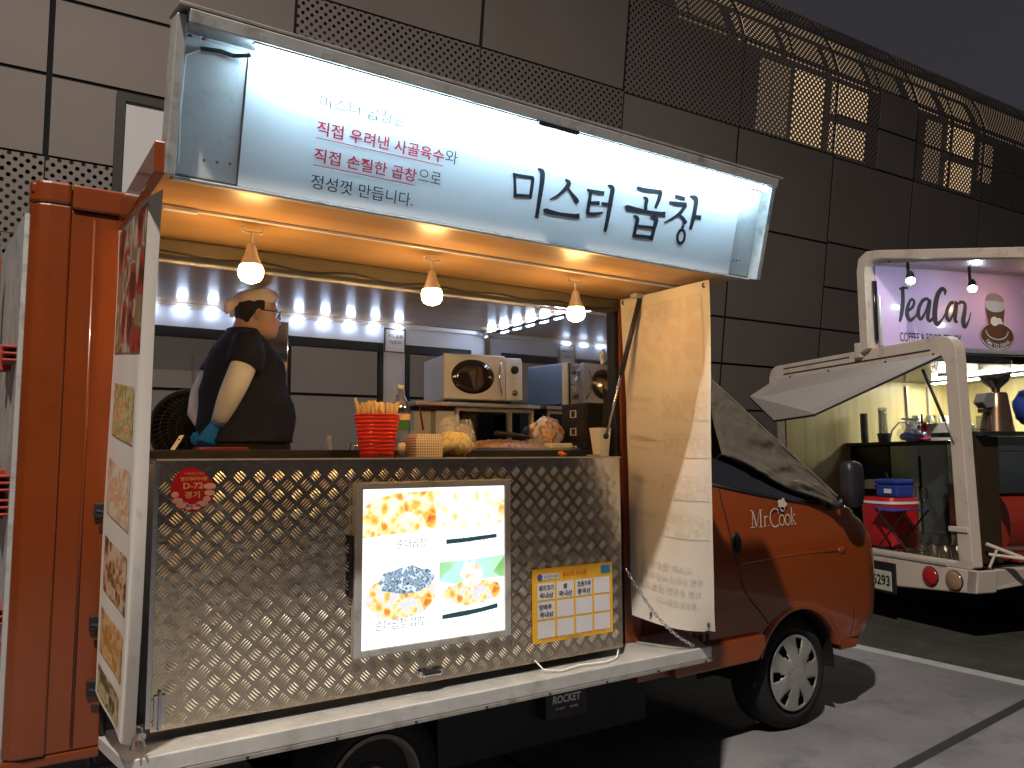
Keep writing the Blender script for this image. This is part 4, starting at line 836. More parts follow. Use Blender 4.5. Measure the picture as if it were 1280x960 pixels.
# ================================================================== ON THE COUNTER
cz = 1.469
cup = thing('red_cup', 'bright red ribbed plastic cup full of wooden chopsticks on the counter', 'cup', (1.125, 2.64, cz))
CX, CY = 1.125, 2.62
pf = [(.058, .0)]
for i in range(10): z = .008 + i * .014; r0 = .059 + .0215 * z / .15; pf += [(r0, z), (r0 + .0022, z + .003), (r0 + .0022, z + .010), (r0 + .0005, z + .013)]
pf += [(.0815, .148), (.084, .151), (.0815, .154), (.078, .15), (.058, .01), (.0, .008)]
MB().lathe((CX, CY, cz), pf, 36, 'z', False).build('cup_wall', M['redp'], cup, autos=50)
MB().lathe((CX - .012, CY - .0600, cz + .012), [(.004, 0), (.004, -.002)], 10, 'y').build('cup_hole', M['seal'], cup)
st0 = None
for i in range(44):
    a = random.random() * 6.283; q = math.sqrt(random.random()); bx_, by_ = CX + .045 * q * math.cos(a), CY + .045 * q * math.sin(a)
    tx, ty = CX + .082 * q * math.cos(a) + random.uniform(-.01, .01), CY + .07 * q * math.sin(a); zt_ = cz + random.uniform(.185, .205) + (.025 if i == 3 else 0)
    p, q2 = Vector((bx_, by_, cz + .014)), Vector((tx, ty, zt_)); d = (q2 - p).normalized(); u_ = d.cross(Vector((0, 1, 0))).normalized() * .0042; w_ = d.cross(u_).normalized() * .0026
    o = MB().obox((p + q2) / 2, u_, w_, d * (q2 - p).length / 2).build('chopstick', M['bamboo'])
    tag(o, 'pale wooden chopstick standing with the others in the red cup', 'chopstick', 'wooden chopsticks in the red cup')
# bottle
bt = thing('water_bottle', 'clear plastic bottle with white cap and green label behind the red cup', 'bottle', (1.30, 2.95, cz))
bx_, by_ = 1.345, 2.90
MB().lathe((bx_, by_, cz), [(.036, 0), (.042, .006), (.042, .03), (.039, .04), (.042, .05), (.042, .17), (.041, .19), (.034, .22), (.018, .25), (.013, .26), (.013, .275)], 24).build('bottle_body', M['clear'], bt, smooth=True)
MB().lathe((bx_, by_, cz), [(.015, .276), (.015, .292), (.013, .295)], 16).build('cap', M['whitep'], bt, smooth=True)
MB().lathe((bx_, by_, cz), [(.0428, .15), (.0428, .175)], 24, 'z', False).build('label_band', mat('bottle_label', (.75, .55, .3), .5), bt)
MB().lathe((bx_, by_, cz), [(.0426, .11), (.0426, .149)], 24, 'z', False).build('label_band', mat('bottle_label_green', (.05, .2, .06), .5), bt)
# stack of paper trays
def checker(name):
    mt, nt, out = new_mat(name); N = nt.nodes; tc = N.new('ShaderNodeTexCoord'); b = N.new('ShaderNodeBsdfPrincipled'); b.inputs['Roughness'].default_value = .6
    vals = []
    for ax in (0, 2):
        sp = N.new('ShaderNodeSeparateXYZ'); L(nt, tc.outputs['Object'], sp.inputs[0]); mm = N.new('ShaderNodeMath'); mm.operation = 'PINGPONG'; L(nt, sp.outputs[ax], mm.inputs[0]); mm.inputs[1].default_value = .0045
        g2 = N.new('ShaderNodeMath'); g2.operation = 'GREATER_THAN'; L(nt, mm.outputs[0], g2.inputs[0]); g2.inputs[1].default_value = .0026; vals.append(g2)
    mx_ = N.new('ShaderNodeMath'); mx_.operation = 'MAXIMUM'; L(nt, vals[0].outputs[0], mx_.inputs[0]); L(nt, vals[1].outputs[0], mx_.inputs[1])
    m2 = N.new('ShaderNodeMix'); m2.data_type = 'RGBA'; L(nt, mx_.outputs[0], m2.inputs[0]); m2.inputs[6].default_value = (.32, .17, .08, 1); m2.inputs[7].default_value = (.78, .68, .52, 1); L(nt, m2.outputs[2], b.inputs['Base Color']); L(nt, b.outputs[0], out.inputs[0]); return mt
ck = checker('gingham_card')
for i in range(6):
    z0 = cz + i * .010; w0, w1 = .056, .048
    o = MB().add([(1.306 - w0, 2.60 - .04, z0), (1.306 + w0, 2.60 - .04, z0), (1.306 + w0, 2.60 + .05, z0), (1.306 - w0, 2.60 + .05, z0), (1.306 - w1, 2.60 - .034, z0 + .035), (1.306 + w1, 2.60 - .034, z0 + .035), (1.306 + w1, 2.645, z0 + .035), (1.306 - w1, 2.645, z0 + .035)], [(0, 1, 5, 4), (1, 2, 6, 5), (2, 3, 7, 6), (3, 0, 4, 7), (4, 5, 6, 7)]).build('paper_tray', ck)
    tag(o, 'checked beige paper tray nested in the pile between red cup and bag', 'paper tray', 'nested checked paper trays')
# bag of yellow radish
bg = thing('radish_bag', 'knotted white carrier bag holding yellow pickled radish on the counter edge', 'bag', (1.45, 2.63, cz))
mb = MB().ball((1.452, 2.63, cz + .048), .066, 24, (1.12, .75, .78), .22, 2)
for v_ in mb.v: v_.z = max(v_.z, cz + .001)
mb.build('radish_pile', M['yellow'], bg, smooth=True)
mb = MB().ball((1.452, 2.63, cz + .058), .078, 32, (1.10, .82, .88), .22, 5)
for v_ in mb.v: v_.z = max(v_.z, cz)
mb.ball((1.425, 2.63, cz + .125), .036, 18, (1.1, .6, .7), .45, 9); mb.ball((1.50, 2.635, cz + .112), .034, 18, (1.0, .6, 1.0), .45, 14); mb.ball((1.452, 2.63, cz + .145), .022, 14, (.9, .6, .9), .4, 17)
mb.build('bag_film', M['bag'], bg, smooth=True)
# griddle and food
gr = thing('griddle', 'steel griddle tray along the counter behind the bag with a heap of browned food', 'griddle', (1.9, 3.0, 1.44))
mb = MB()
for a in ((1.60, 2.24, 2.80, 2.83, 1.452, 1.503), (1.60, 2.24, 3.25, 3.28, 1.452, 1.503), (1.60, 1.63, 2.83, 3.25, 1.452, 1.503), (2.21, 2.24, 2.83, 3.25, 1.452, 1.503), (1.63, 2.21, 2.83, 3.25, 1.452, 1.47)): mb.box(*a)
mb.build('tray', M['dark'], gr, bevel=.003)
B(1.59, 2.25, 2.795, 2.80, 1.490, 1.508).build('tray_edge', M['steel'], gr)
fd = MB().grid(lambda u, v: Vector((1.66 + .50 * u, 2.85 + .36 * v, 1.482 + .064 * (max(0, math.sin(u * math.pi)) ** .5) * (max(0, math.sin(v * math.pi)) ** .5) + .012 * mnoise.noise(Vector((u * 30, v * 20, 0))))), 60, 30).build('fried_food', M['snack'], None, smooth=True)
tag(fd, 'heap of browned sausage and offal frying on the griddle', 'food'); fd['kind'] = 'stuff'
mb = MB()
for i in range(5): mb.ball((1.985 + .012 * (i % 3), 2.66 + .005 * i, cz + .008 + .006 * (i // 3)), .011, 8, (1, 1, .8), .5, i)
tag(mb.build('food_scrap', mat('carrot_scrap', (.75, .25, .04), .5), smooth=True), 'small orange heap of chopped food left on the counter edge', 'food')
tag(MB().tube([(2.09, 2.62, cz + .004), (2.15, 2.60, cz + .004)], .003).build('wooden_pick', M['bamboo']), 'short wooden pick lying flat on the counter edge near the chain', 'pick')
# tongs
tg = thing('tongs', 'dark steel tongs lying on top of the heap of food', 'tongs', (2.0, 3.0, 1.53))
for s_ in (-1, 1): MB().tube([(1.86, 2.98 + .01 * s_, 1.575), (2.0, 2.98 + .022 * s_, 1.56), (2.13, 2.98 + .01 * s_, 1.52)], [.012, .008, .004], 8).build('tong_arm', M['black'], tg, smooth=True)
# grey lid plate
tag(B(2.02, 2.11, 2.95, 2.98, 1.52, 1.55).build('metal_box', M['alu'], bevel=.004), 'small grey metal box standing behind the heap of food', 'box')
# snack bag
sb = MB().ball((2.165, 3.02, 1.585), .085, 26, (1.0, .6, .82), .3, 21); tag(sb.build('noodle_bag', picture('noodle_film', [(.5, .15, .02), (.85, .4, .1), (.8, .7, .65), (.45, .12, .02), (.75, .75, .85)], 26, 0, .15, 2), smooth=True), 'clear bag of orange rice cakes leaning before the glass cabinet', 'bag')
tag(B(2.10, 2.23, 2.90, 2.97, 1.50, 1.53).build('white_container', M['whitep'], bevel=.006), 'low white container beneath the bag of orange rice cakes', 'container')
# black drawers
dr = thing('drawer_unit', 'small black drawer unit with three square chrome pulls by the polished wall', 'drawers', (2.33, 2.95, 1.46))
B(2.275, 2.385, 2.85, 3.045, 1.453, 1.72).build('carcass', M['black'], dr, bevel=.004)
for z in (1.50, 1.585, 1.67):
    d_ = B(2.270, 2.2748, 2.862, 3.033, z - .036, z + .036).build('drawer', M['black'], dr, bevel=.002)
    mb = MB()
    for a in ((-.022, -.018, -.018, .018), (.018, .022, -.018, .018), (-.018, .018, .014, .018), (-.018, .018, -.018, -.014)): mb.box(2.264, 2.2699, 2.945 + a[0], 2.945 + a[1], z + a[2], z + a[3])
    mb.build('pull', M['whitep'], d_)
# white tub
tb = MB().add([(2.195, 2.66, 1.47), (2.242, 2.66, 1.47), (2.242, 2.705, 1.47), (2.195, 2.705, 1.47), (2.18, 2.652, 1.592), (2.25, 2.652, 1.592), (2.25, 2.712, 1.592), (2.18, 2.712, 1.592)], [(0, 3, 2, 1), (0, 1, 5, 4), (1, 2, 6, 5), (2, 3, 7, 6), (3, 0, 4, 7)])
tub = thing('plastic_tub', 'translucent white tub standing right beside the black drawers', 'tub', (2.24, 2.81, 1.47)); tb.build('tub_wall', M['whitep'], tub, solid=.003); B(2.177, 2.253, 2.649, 2.715, 1.588, 1.594).build('tub_rim', M['whitep'], tub, bevel=.002)
# apron
ap = MB().grid(lambda u, v: Vector((2.285 + .05 * u + .012 * math.sin(v * 5), 2.74 + .012 * math.sin(u * 9 + v * 4), 1.80 - .24 * v - (.03 * math.sin(u * 3)))), 14, 20)
tag(ap.build('black_cloth', M['trous'], smooth=True, solid=.006), 'crumpled black cloth hanging on the post above the white tub', 'cloth')
tag(MB().ball((2.325, 2.79, 1.93), .02, 12, (1, .6, 1.7), .6, 3).build('paper_roll', M['bright'], smooth=True), 'small white wad hanging high on the post inside the window', 'paper')
# plastic film on mirror wall
pf_ = MB().grid(lambda u, v: Vector((2.405 + .006 * math.sin(v * 8), 3.08 + .07 * u + .012 * math.sin(v * 3.1) * (1 - 2 * u), 1.93 - .2 * v)), 8, 16)
tag(pf_.build('plastic_sleeve', M['clear'], smooth=True), 'clear plastic sleeve taped to the polished end wall', 'plastic sleeve')
tag(B(2.400, 2.415, 3.17, 3.21, 1.72, 1.95).build('wall_strip', M['bright'], bevel=.003), 'upright white strip standing against the polished end wall', 'strip')
# ---- microwave and cabinet
RZ = R(-9)
def rot(c, a):
    return lambda p: Vector((c[0] + (p.x - c[0]) * math.cos(a) - (p.y - c[1]) * math.sin(a), c[1] + (p.x - c[0]) * math.sin(a) + (p.y - c[1]) * math.cos(a), p.z))
cb = thing('glass_cabinet', 'stainless display cabinet with dark glass doors carrying the microwave', 'cabinet', (2.05, 3.7, .65))
B(1.80, 2.385, 3.46, 3.95, .66, 1.70).build('cabinet_body', M['white'], cb)
B(1.66, 2.40, 3.40, 3.97, 1.722, 1.742).build('cabinet_top', M['alu'], cb, bevel=.003)
mb = MB()
for a in ((1.90, 1.915), (2.22, 2.235), (2.36, 2.375)): mb.box(a[0], a[1], 3.43, 3.459, 1.2, 1.70)
mb.box(1.90, 2.375, 3.43, 3.459, 1.701, 1.72); mb.build('door_frame', M['alu'], cb)
B(1.916, 2.219, 3.446, 3.452, 1.2, 1.70).build('glass_door', M['cglass'], cb); B(2.236, 2.359, 3.446, 3.452, 1.2, 1.70).build('glass_door', M['cglass'], cb)
MB().tube([(1.72, 3.44, 1.60), (1.70, 3.44, 1.715), (1.85, 3.44, 1.715)], .006).build('red_rail', mat('red_rail', (.35, .02, .05), .4), cb)
B(1.70, 1.79, 3.5, 3.9, 1.3, 1.70).build('side_bin', M['white'], cb)
XF[0] = rot((2.05, 3.5), RZ)
mw = thing('microwave', 'white microwave oven with a round dark door window on top of the cabinet', 'microwave', (2.05, 3.55, 1.742))
x0, x1, y0, y1, z0, z1 = 1.845, 2.285, 3.40, 3.74, 1.755, 1.985
B(x0, x1, y0 + .02, y1, z0, z1).build('case', M['white'], mw, bevel=.008)
dr_ = B(x0 - .002, x1 - .105, y0, y0 + .019, z0 + .004, z1 + .006).build('door', M['whitep'], mw, bevel=.006)
wn = MB().lathe((x0 + .155, y0 - .001, (z0 + z1) / 2 + .006), [(.001, -.006), (.06, -.005), (.088, -.001), (.0885, .001)], 36, 'y')
for v_ in wn.v: v_.x = x0 + .155 + (v_.x - x0 - .155) * 1.33
wn.build('door_window', mat('smoked_glass', (.03, .018, .015), .06, 0, 0, 10, .1, 5, coat=1), dr_, smooth=True)
MB().tube([(x1 - .128, y0 - .001, z1 - .02), (x1 - .142, y0 - .018, z1 - .05), (x1 - .148, y0 - .022, z1 - .10), (x1 - .142, y0 - .02, z1 - .16), (x1 - .124, y0 - .001, z0 + .03)], .0055, 10).build('door_handle', M['chrome'], dr_, smooth=True)
cp = B(x1 - .10, x1 - .004, y0 + .006, y0 + .0195, z0 + .006, z1 - .016).build('control_panel', M['whitep'], mw, bevel=.004)
for zz, rr, mm in ((z1 - .065, .022, 'black'), (z0 + .045, .016, 'brass')):
    MB().lathe((x1 - .05, y0 + .005, zz), [(rr, 0), (rr * .9, -.012), (rr * .5, -.014)], 20, 'y').build('dial', M[mm], cp, smooth=True)
mb = MB()
for i in range(4): text_to(mb, ('해동', '약', '중', '강')[i], (x1 - .085 + .02 * (i % 2), y0 + .004, z0 + .075 + i * .014), (1, 0, 0), (0, 0, 1), .03, .007, 0)
mb.build('panel_print', M['greyp'], cp)
for dx in (.03, .38): MB().lathe((x0 + dx, y0 + .06, 1.743), [(.014, 0), (.014, .012)], 10).build('foot', M['seal'], mw)
XF[0] = None
# paper notice on back wall
wn_ = thing('wall_notice', 'white handwritten notice taped to the back wall between two windows', 'notice', (1.81, 3.99, 2.05))
B(1.748, 1.878, 3.988, 3.992, 2.055, 2.19).build('sheet', M['whitep'], wn_); mb = MB()
for v_ in ((1.748, 1.754, 2.055, 2.19), (1.872, 1.878, 2.055, 2.19), (1.754, 1.872, 2.184, 2.19), (1.754, 1.872, 2.055, 2.06)): mb.box(v_[0], v_[1], 3.984, 3.9878, v_[2], v_[3])
mb.build('sheet_border', M['frameb'], wn_)
mb = MB(); text_to(mb, '카드결제', (1.770, 3.983, 2.135), X_, Z_, .085, .024, .01, .1); text_to(mb, '가능합니다', (1.775, 3.983, 2.10), X_, Z_, .08, .024, .01, -.1); mb.build('handwriting', M['ink'], wn_)
# fan
fn = thing('wall_fan', 'black caged fan standing behind the person on the left', 'fan', (.72, 3.78, 1.45)); fc = Vector((.715, 3.80, 1.605))
MB().tube([fc + Vector((.172 * math.cos(a), 0, .172 * math.sin(a))) for a in [2 * math.pi * k / 40 for k in range(41)]], .012, 8, False).build('outer_ring', M['black'], fn, smooth=True)
MB().lathe(fc, [(.165, .03), (.16, .06), (.03, .07)], 30, 'y', False).build('back_cage', M['seal'], fn, smooth=True)
mb = MB()
for k in range(44):
    a = 2 * math.pi * k / 44; mb.tube([fc + Vector((r * math.cos(a + r * 3), -.02 + .02 * r, r * math.sin(a + r * 3))) for r in (.04, .08, .12, .165)], .0016, 4)
for r in (.07, .105, .138): mb.tube([fc + Vector((r * math.cos(a), -.022, r * math.sin(a))) for a in [2 * math.pi * k / 30 for k in range(31)]], .0018, 4, False)
mb.build('front_grille', mat('fan_grille', (.12, .11, .09), .4), fn)
MB().lathe(fc, [(.04, -.035), (.04, .05)], 20, 'y').build('motor_cap', M['black'], fn)
for k in range(4):
    a = k * math.pi / 2 + .5; c = fc + Vector((.09 * math.cos(a), 0, .09 * math.sin(a))); MB().obox(c, (.06 * math.cos(a), .004, .06 * math.sin(a)), (-.045 * math.sin(a), .012, .045 * math.cos(a)), (0, .0015, 0)).build('blade', M['seal'], fn)
MB().tube([fc + Vector((0, .04, -.02)), (.715, 3.84, 1.3), (.715, 3.84, .66)], .014).build('stand', M['black'], fn)
# spatula + bits
sp = thing('spatula', 'white plastic spatula handle leaning at the left end of the counter', 'spatula', (.46, 2.80, 1.46)); MB().obox((.478, 2.80, 1.512), (.0075, 0, .0), (0, .003, 0), (.020, 0, .035)).build('handle', M['bright'], sp, bevel=.003)
MB().lathe((.488, 2.7965, 1.532), [(.003, 0), (.003, -.001)], 8, 'y').build('hang_hole', M['seal'], sp)
tag(B(.55, .72, 2.80, 2.90, 1.470, 1.507).build('red_tray', mat('dark_red_tray', (.18, .01, .03), .4), bevel=.004), 'dark red tray low on the counter behind the spatula', 'tray')
tag(MB().lathe((1.40, 3.35, 1.50), [(.02, 0), (.02, .075), (.012, .08)], 14).build('steel_canister', M['steel'], smooth=True), 'small steel canister standing left of the jar behind the counter rail', 'canister')
tag(MB().lathe((1.30, 3.6, 1.45), [(.012, 0), (.012, .12), (.008, .125)], 12).build('pump_bottle', M['bright'], smooth=True), 'slim pale bottle top poking above the counter rail beside the person', 'bottle')
tag(MB().lathe((1.215, 3.05, 1.46), [(.026, 0), (.028, .03), (.024, .055), (.024, .068)], 16).build('glass_jar', M['clear'], smooth=True), 'small glass jar just left of the red cup behind the rail', 'jar')
tag(B(1.50, 1.57, 3.05, 3.12, 1.46, 1.56).build('blue_carton', mat('carton_blue', (.02, .25, .6), .4), bevel=.005), 'bright blue carton top behind the paper trays', 'carton')
tag(MB().ball((1.46, 3.08, 1.555), .042, 16, (1.1, .8, .8), .5, 30).build('white_bag', M['bag'], smooth=True), 'small white plastic bag beside the blue carton', 'bag')
tag(MB().lathe((1.213, 2.60, cz), [(.018, 0), (.013, .05), (.006, .054)], 14).build('paper_cone', M['bulbglass'], smooth=True), 'small beige cone shaped paper cup tucked between red cup and trays', 'cup')

# ================================================================== PERSON
pr_ = thing('person', 'person in navy T-shirt, pale cap, glasses and blue gloves with hands behind the back', 'person', (.87, 3.47, .65))
PY = 3.47
body = MB()
body.rings([(.87, PY, 1.40, .17, .15), (.875, PY, 1.56, .18, .15), (.875, PY, 1.66, .185, .15), (.87, PY, 1.76, .17, .145), (.862, PY, 1.86, .145, .15), (.855, PY, 1.93, .115, .165), (.848, PY, 1.985, .08, .15), (.85, PY, 2.015, .058, .085), (.860, PY, 2.04, .052, .056), (.872, PY, 2.07, .054, .054), (.88, PY, 2.09, .055, .056)], 28, 2.2)
# head with face profile
HP = [(1.996, .935, .972, .018), (2.001, .915, .985, .032), (2.010, .895, .994, .044), (2.020, .875, .998, .053), (2.030, .858, 1.001, .060), (2.042, .848, 1.000, .065), (2.056, .838, .998, .069), (2.070, .831, .999, .072), (2.085, .826, .996, .074), (2.100, .822, .990, .076), (2.112, .820, .990, .077), (2.125, .819, .994, .078), (2.145, .820, .993, .077), (2.165, .826, .984, .072), (2.182, .838, .966, .062), (2.196, .858, .940, .042), (2.203, .885, .915, .015)]
n = 40; k0 = len(body.v)
for (z, xb, xf, w) in HP:
    cx, rx = (xb + xf) / 2, (xf - xb) / 2
    for k in range(n):
        a = 2 * math.pi * k / n; c_, s_ = math.cos(a), math.sin(a); x = cx + rx * math.copysign(abs(c_) ** .85, c_); y = PY + w * math.copysign(abs(s_) ** .9, s_)
        if c_ > 0:
            an = a if a < math.pi else a - 2 * math.pi
            x += .026 * math.exp(-(an / .20) ** 2) * max(0, 1 - abs((z - 2.070) / .022)) + .012 * math.exp(-(an / .16) ** 2) * max(0, 1 - abs((z - 2.092) / .022))   # nose
            x += .007 * math.exp(-(an / .36) ** 2) * (max(0, 1 - abs(z - 2.046) / .007) + max(0, 1 - abs(z - 2.032) / .008))          # lips
            x += .006 * math.exp(-(an / .5) ** 2) * max(0, 1 - abs(z - 2.006) / .012)                                                 # chin
            x -= .010 * (math.exp(-((an - .42) / .18) ** 2) + math.exp(-((an + .42) / .18) ** 2)) * max(0, 1 - abs(z - 2.104) / .014)   # eye sockets
            x += .004 * math.exp(-(an / .9) ** 2) * max(0, 1 - abs(z - 2.122) / .010)
        body.v.append(Vector((x, y, z)))
for i in range(len(HP) - 1):
    for k in range(n): body.f.append((k0 + i * n + k, k0 + i * n + (k + 1) % n, k0 + (i + 1) * n + (k + 1) % n, k0 + (i + 1) * n + k))
body.f += [tuple(k0 + k for k in range(n))[::-1], tuple(k0 + (len(HP) - 1) * n + k for k in range(n))]
for s_ in (-1, 1):
    c = Vector((.900, PY + .079 * s_, 2.093)); body.ball(c, .026, 14, (.72, .38, 1.15)); body.ball(c + Vector((-.004, .008 * s_, -.018)), .012, 10)
ARM = {-1: [(.838, PY - .155, 1.965), (.815, PY - .200, 1.86), (.775, PY - .215, 1.765), (.752, PY - .18, 1.69), (.733, PY - .125, 1.615)], 1: [(.838, PY + .155, 1.965), (.78, PY + .20, 1.86), (.73, PY + .205, 1.76), (.70, PY + .12, 1.67), (.71, PY + .02, 1.60)]}
for s_ in (-1, 1): body.tube(ARM[s_], [.052, .043, .040, .034, .024], 14)
for s_ in (-1, 1): body.tube([(.87, PY + .08 * s_, 1.45), (.885, PY + .085 * s_, 1.05), (.865, PY + .085 * s_, .74)], [.09, .062, .042], 14)
bd2 = body.build('body', M['skin'], pr_, remesh=.006, smoothit=2)
MB().ball((1.0005, PY, 2.0385), .012, 14, (.55, 1.7, .75)).build('lips', mat('lips', (.42, .16, .12), .5), pr_, smooth=True)
for s_ in (-1, 1):
    MB().ball((.9865, PY + .036 * s_, 2.103), .0085, 12, (.7, 1.2, .6)).build('eye', M['whitep'], pr_, smooth=True); MB().ball((.9915, PY + .036 * s_, 2.103), .0045, 10).build('iris', M['hair'], pr_, smooth=True)
    MB().tube([(.994, PY + .016 * s_, 2.122), (.990, PY + .038 * s_, 2.1255), (.976, PY + .056 * s_, 2.121)], [.002, .0035, .0018], 6).build('eyebrow', M['hair'], pr_, smooth=True)
# hair (short at the back and side, under the cap)
hr = MB(); k0 = 0; rows_ = [r for r in HP if 2.05 <= r[0] <= 2.17]
for (z, xb, xf, w) in rows_:
    cx, rx = (xb + xf) / 2, (xf - xb) / 2; lim = 1.45 if z > 2.10 else (1.75 + (2.10 - z) * 12)
    for k in range(25):
        a = lim + (2 * math.pi - 2 * lim) * k / 24; c_, s_ = math.cos(a), math.sin(a); hr.v.append(Vector((cx + (rx + .005) * math.copysign(abs(c_) ** .85, c_), PY + (w + .005) * math.copysign(abs(s_) ** .9, s_), z)))
for i in range(len(rows_) - 1):
    for k in range(24): hr.f.append((i * 25 + k, i * 25 + k + 1, (i + 1) * 25 + k + 1, (i + 1) * 25 + k))
hr.build('hair', M['hair'], pr_, smooth=True, solid=.004)
# cap: wrapped cloth, tied at the back
cpm = MB(); cpr = [(0, -.004), (.012, .0), (.024, .003), (.036, .002), (.048, -.004), (.058, -.016), (.065, -.032), (.068, -.055)]
nn = 40
for (h, g_) in cpr:
    for k in range(nn):
        a = 2 * math.pi * k / nn; rx, ry = .092 + g_, .082 + g_; zz = 2.143 + h + (.022 * math.cos(a) if h < .03 else .010 * math.cos(a)) - .006 * math.sin(5 * a) * (h < .02)
        cpm.v.append(Vector((.905 + rx * math.cos(a) + .003 * mnoise.noise(Vector((a * 3, h * 90, 0))), PY + ry * math.sin(a) + .004 * mnoise.noise(Vector((a * 4, h * 90, 5))), zz)))
for i in range(len(cpr) - 1):
    for k in range(nn): cpm.f.append((i * nn + k, i * nn + (k + 1) % nn, (i + 1) * nn + (k + 1) % nn, (i + 1) * nn + k))
cpm.f.append(tuple((len(cpr) - 1) * nn + k for k in range(nn)))
cpo = cpm.build('cap', M['capm'], pr_, smooth=True, solid=.005)
MB().tube([(.83, PY - .02, 2.150), (.805, PY - .03, 2.145), (.785, PY - .03, 2.125), (.772, PY - .035, 2.095)], [.016, .020, .022, .012], 12).build('cap_tail', M['capm'], cpo, smooth=True)
MB().tube([(.83, PY - .0, 2.145), (.815, PY + .01, 2.115), (.805, PY + .02, 2.085)], [.012, .016, .008], 10).build('cap_tail', M['capm'], cpo, smooth=True)
# glasses
gl = MB()
for s_ in (-1, 1):
    c = Vector((1.006, PY + .034 * s_, 2.102)); gl.tube([c + Vector((-.006 * abs(math.sin(a)) * 0 - .010 * (math.cos(a) * s_ > 0) * abs(math.cos(a)), .026 * math.cos(a), .018 * math.sin(a))) for a in [2 * math.pi * k / 16 for k in range(17)]], .0022, 6, False)
    gl.tube([(.998, PY + .062 * s_, 2.108), (.96, PY + .082 * s_, 2.110), (.905, PY + .084 * s_, 2.112)], .0022, 6)
gl.tube([(1.008, PY - .008, 2.106), (1.008, PY + .008, 2.106)], .002, 6); gl.build('glasses', M['black'], pr_, smooth=True)
# T-shirt
sh_ = MB()
sh_.rings([(.872, PY, 1.535, .200, .175), (.873, PY, 1.55, .196, .172), (.876, PY, 1.60, .201, .174), (.876, PY, 1.65, .199, .172), (.872, PY, 1.70, .191, .170), (.868, PY, 1.76, .181, .167), (.866, PY, 1.82, .176, .170), (.860, PY, 1.88, .158, .174), (.852, PY, 1.935, .135, .182), (.846, PY, 1.975, .105, .172), (.842, PY, 2.00, .080, .140), (.843, PY, 2.018, .068, .100), (.846, PY, 2.032, .063, .074)], 36, 2.25)
for s_ in (-1, 1):
    A_ = [Vector(q) for q in ARM[s_]]
    sh_.tube([A_[0] + Vector((0, -.03 * s_, -.01)), A_[0] + Vector((-.002, .012 * s_, -.02)), A_[0].lerp(A_[1], .75), A_[1] + Vector((.004, .0, -.01)), A_[1] + Vector((.0, .002 * s_, -.020))], [.06, .072, .074, .074, .076], 20)
for v_ in sh_.v:
    w_ = mnoise.noise(Vector((v_.x * 7 + v_.z * 9, v_.y * 6, v_.z * 12))) * .016 + mnoise.noise(Vector((v_.x * 22 + v_.z * 30, v_.y * 14, v_.z * 10))) * .010
    v_.x += w_ * .7; v_.y -= w_
sh_.build('t_shirt', M['shirt'], pr_, remesh=.0065, smoothit=1)
# arm covers
for s_ in (-1, 1):
    A_ = [Vector(q) for q in ARM[s_]]; sl = MB().tube([A_[0].lerp(A_[1], .7), A_[1], A_[1].lerp(A_[2], .5), A_[2], A_[2].lerp(A_[3], .5), A_[3], A_[3].lerp(A_[4], .6), A_[4]], [.054, .053, .051, .050, .047, .043, .035, .029], 20)
    for v_ in sl.v: v_ += Vector((1, -1, 0)) * (.0025 * mnoise.noise(v_ * 28))
    sl.build('arm_cover', M['sleeve'], pr_, smooth=True)
# gloved hands: right hand loosely closed behind the back, left one behind it
def hand(w, dirv, palmn, side, curl, sz=1.0):
    """w wrist, dirv towards the fingers, palmn palm normal, side thumb side"""
    w, d, pn_, sd = Vector(w), Vector(dirv).normalized(), Vector(palmn).normalized(), Vector(side).normalized(); h = MB()
    h.tube([w - d * .018, w, w + d * .012], [.036, .030, .028], 14)
    pc = w + d * .042 * sz
    vs_ = []; 
    for t_, ww, th_ in ((0, .024, .017), (.02, .030, .018), (.045, .036, .016), (.072, .037, .013)):
        for k in range(14):
            a = 2 * math.pi * k / 14; vs_.append(w + d * t_ * sz + sd * ww * math.cos(a) + pn_ * th_ * math.sin(a))
    h.add(vs_, [(i * 14 + k, i * 14 + (k + 1) % 14, (i + 1) * 14 + (k + 1) % 14, (i + 1) * 14 + k) for i in range(3) for k in range(14)] + [tuple(range(14))[::-1], tuple(42 + k for k in range(14))])
    for i, (o_, ln, rr) in enumerate(((.027, .062, .0105), (.009, .070, .0108), (-.010, .066, .0104), (-.028, .052, .0095))):
        p = w + d * .068 * sz + sd * o_; pts_ = [p - d * .012]; ang = 0.15; seg = ln / 3
        for q in range(3):
            ang += curl * (1, 1.15, .8)[q]; pts_.append(pts_[-1] + (d * math.cos(ang) + pn_ * math.sin(ang)) * (seg + (.012 if q == 0 else 0)))
        h.tube(pts_ + [pts_[-1] + (pts_[-1] - pts_[-2]).normalized() * .004], [rr, rr, rr * .95, rr * .85, rr * .45], 10)
    b0 = w + d * .018 + sd * .022; h.tube([b0, b0 + sd * .020 + d * .018 + pn_ * .010, b0 + sd * .024 + d * .042 + pn_ * .020, b0 + sd * .018 + d * .058 + pn_ * .028], [.012, .0108, .0098, .006], 10)
    return h
hand(ARM[-1][4], (-.42, .18, -.80), (.55, .75, -.1), (.75, -.1, -.3), .62, 1.3).build('glove', M['glove'], pr_, remesh=.0032, smoothit=1)
hand(ARM[1][4], (.1, -.5, -.75), (-.6, .4, .2), (.3, -.5, .4), .7).build('glove', M['glove'], pr_, remesh=.0036, smoothit=1)
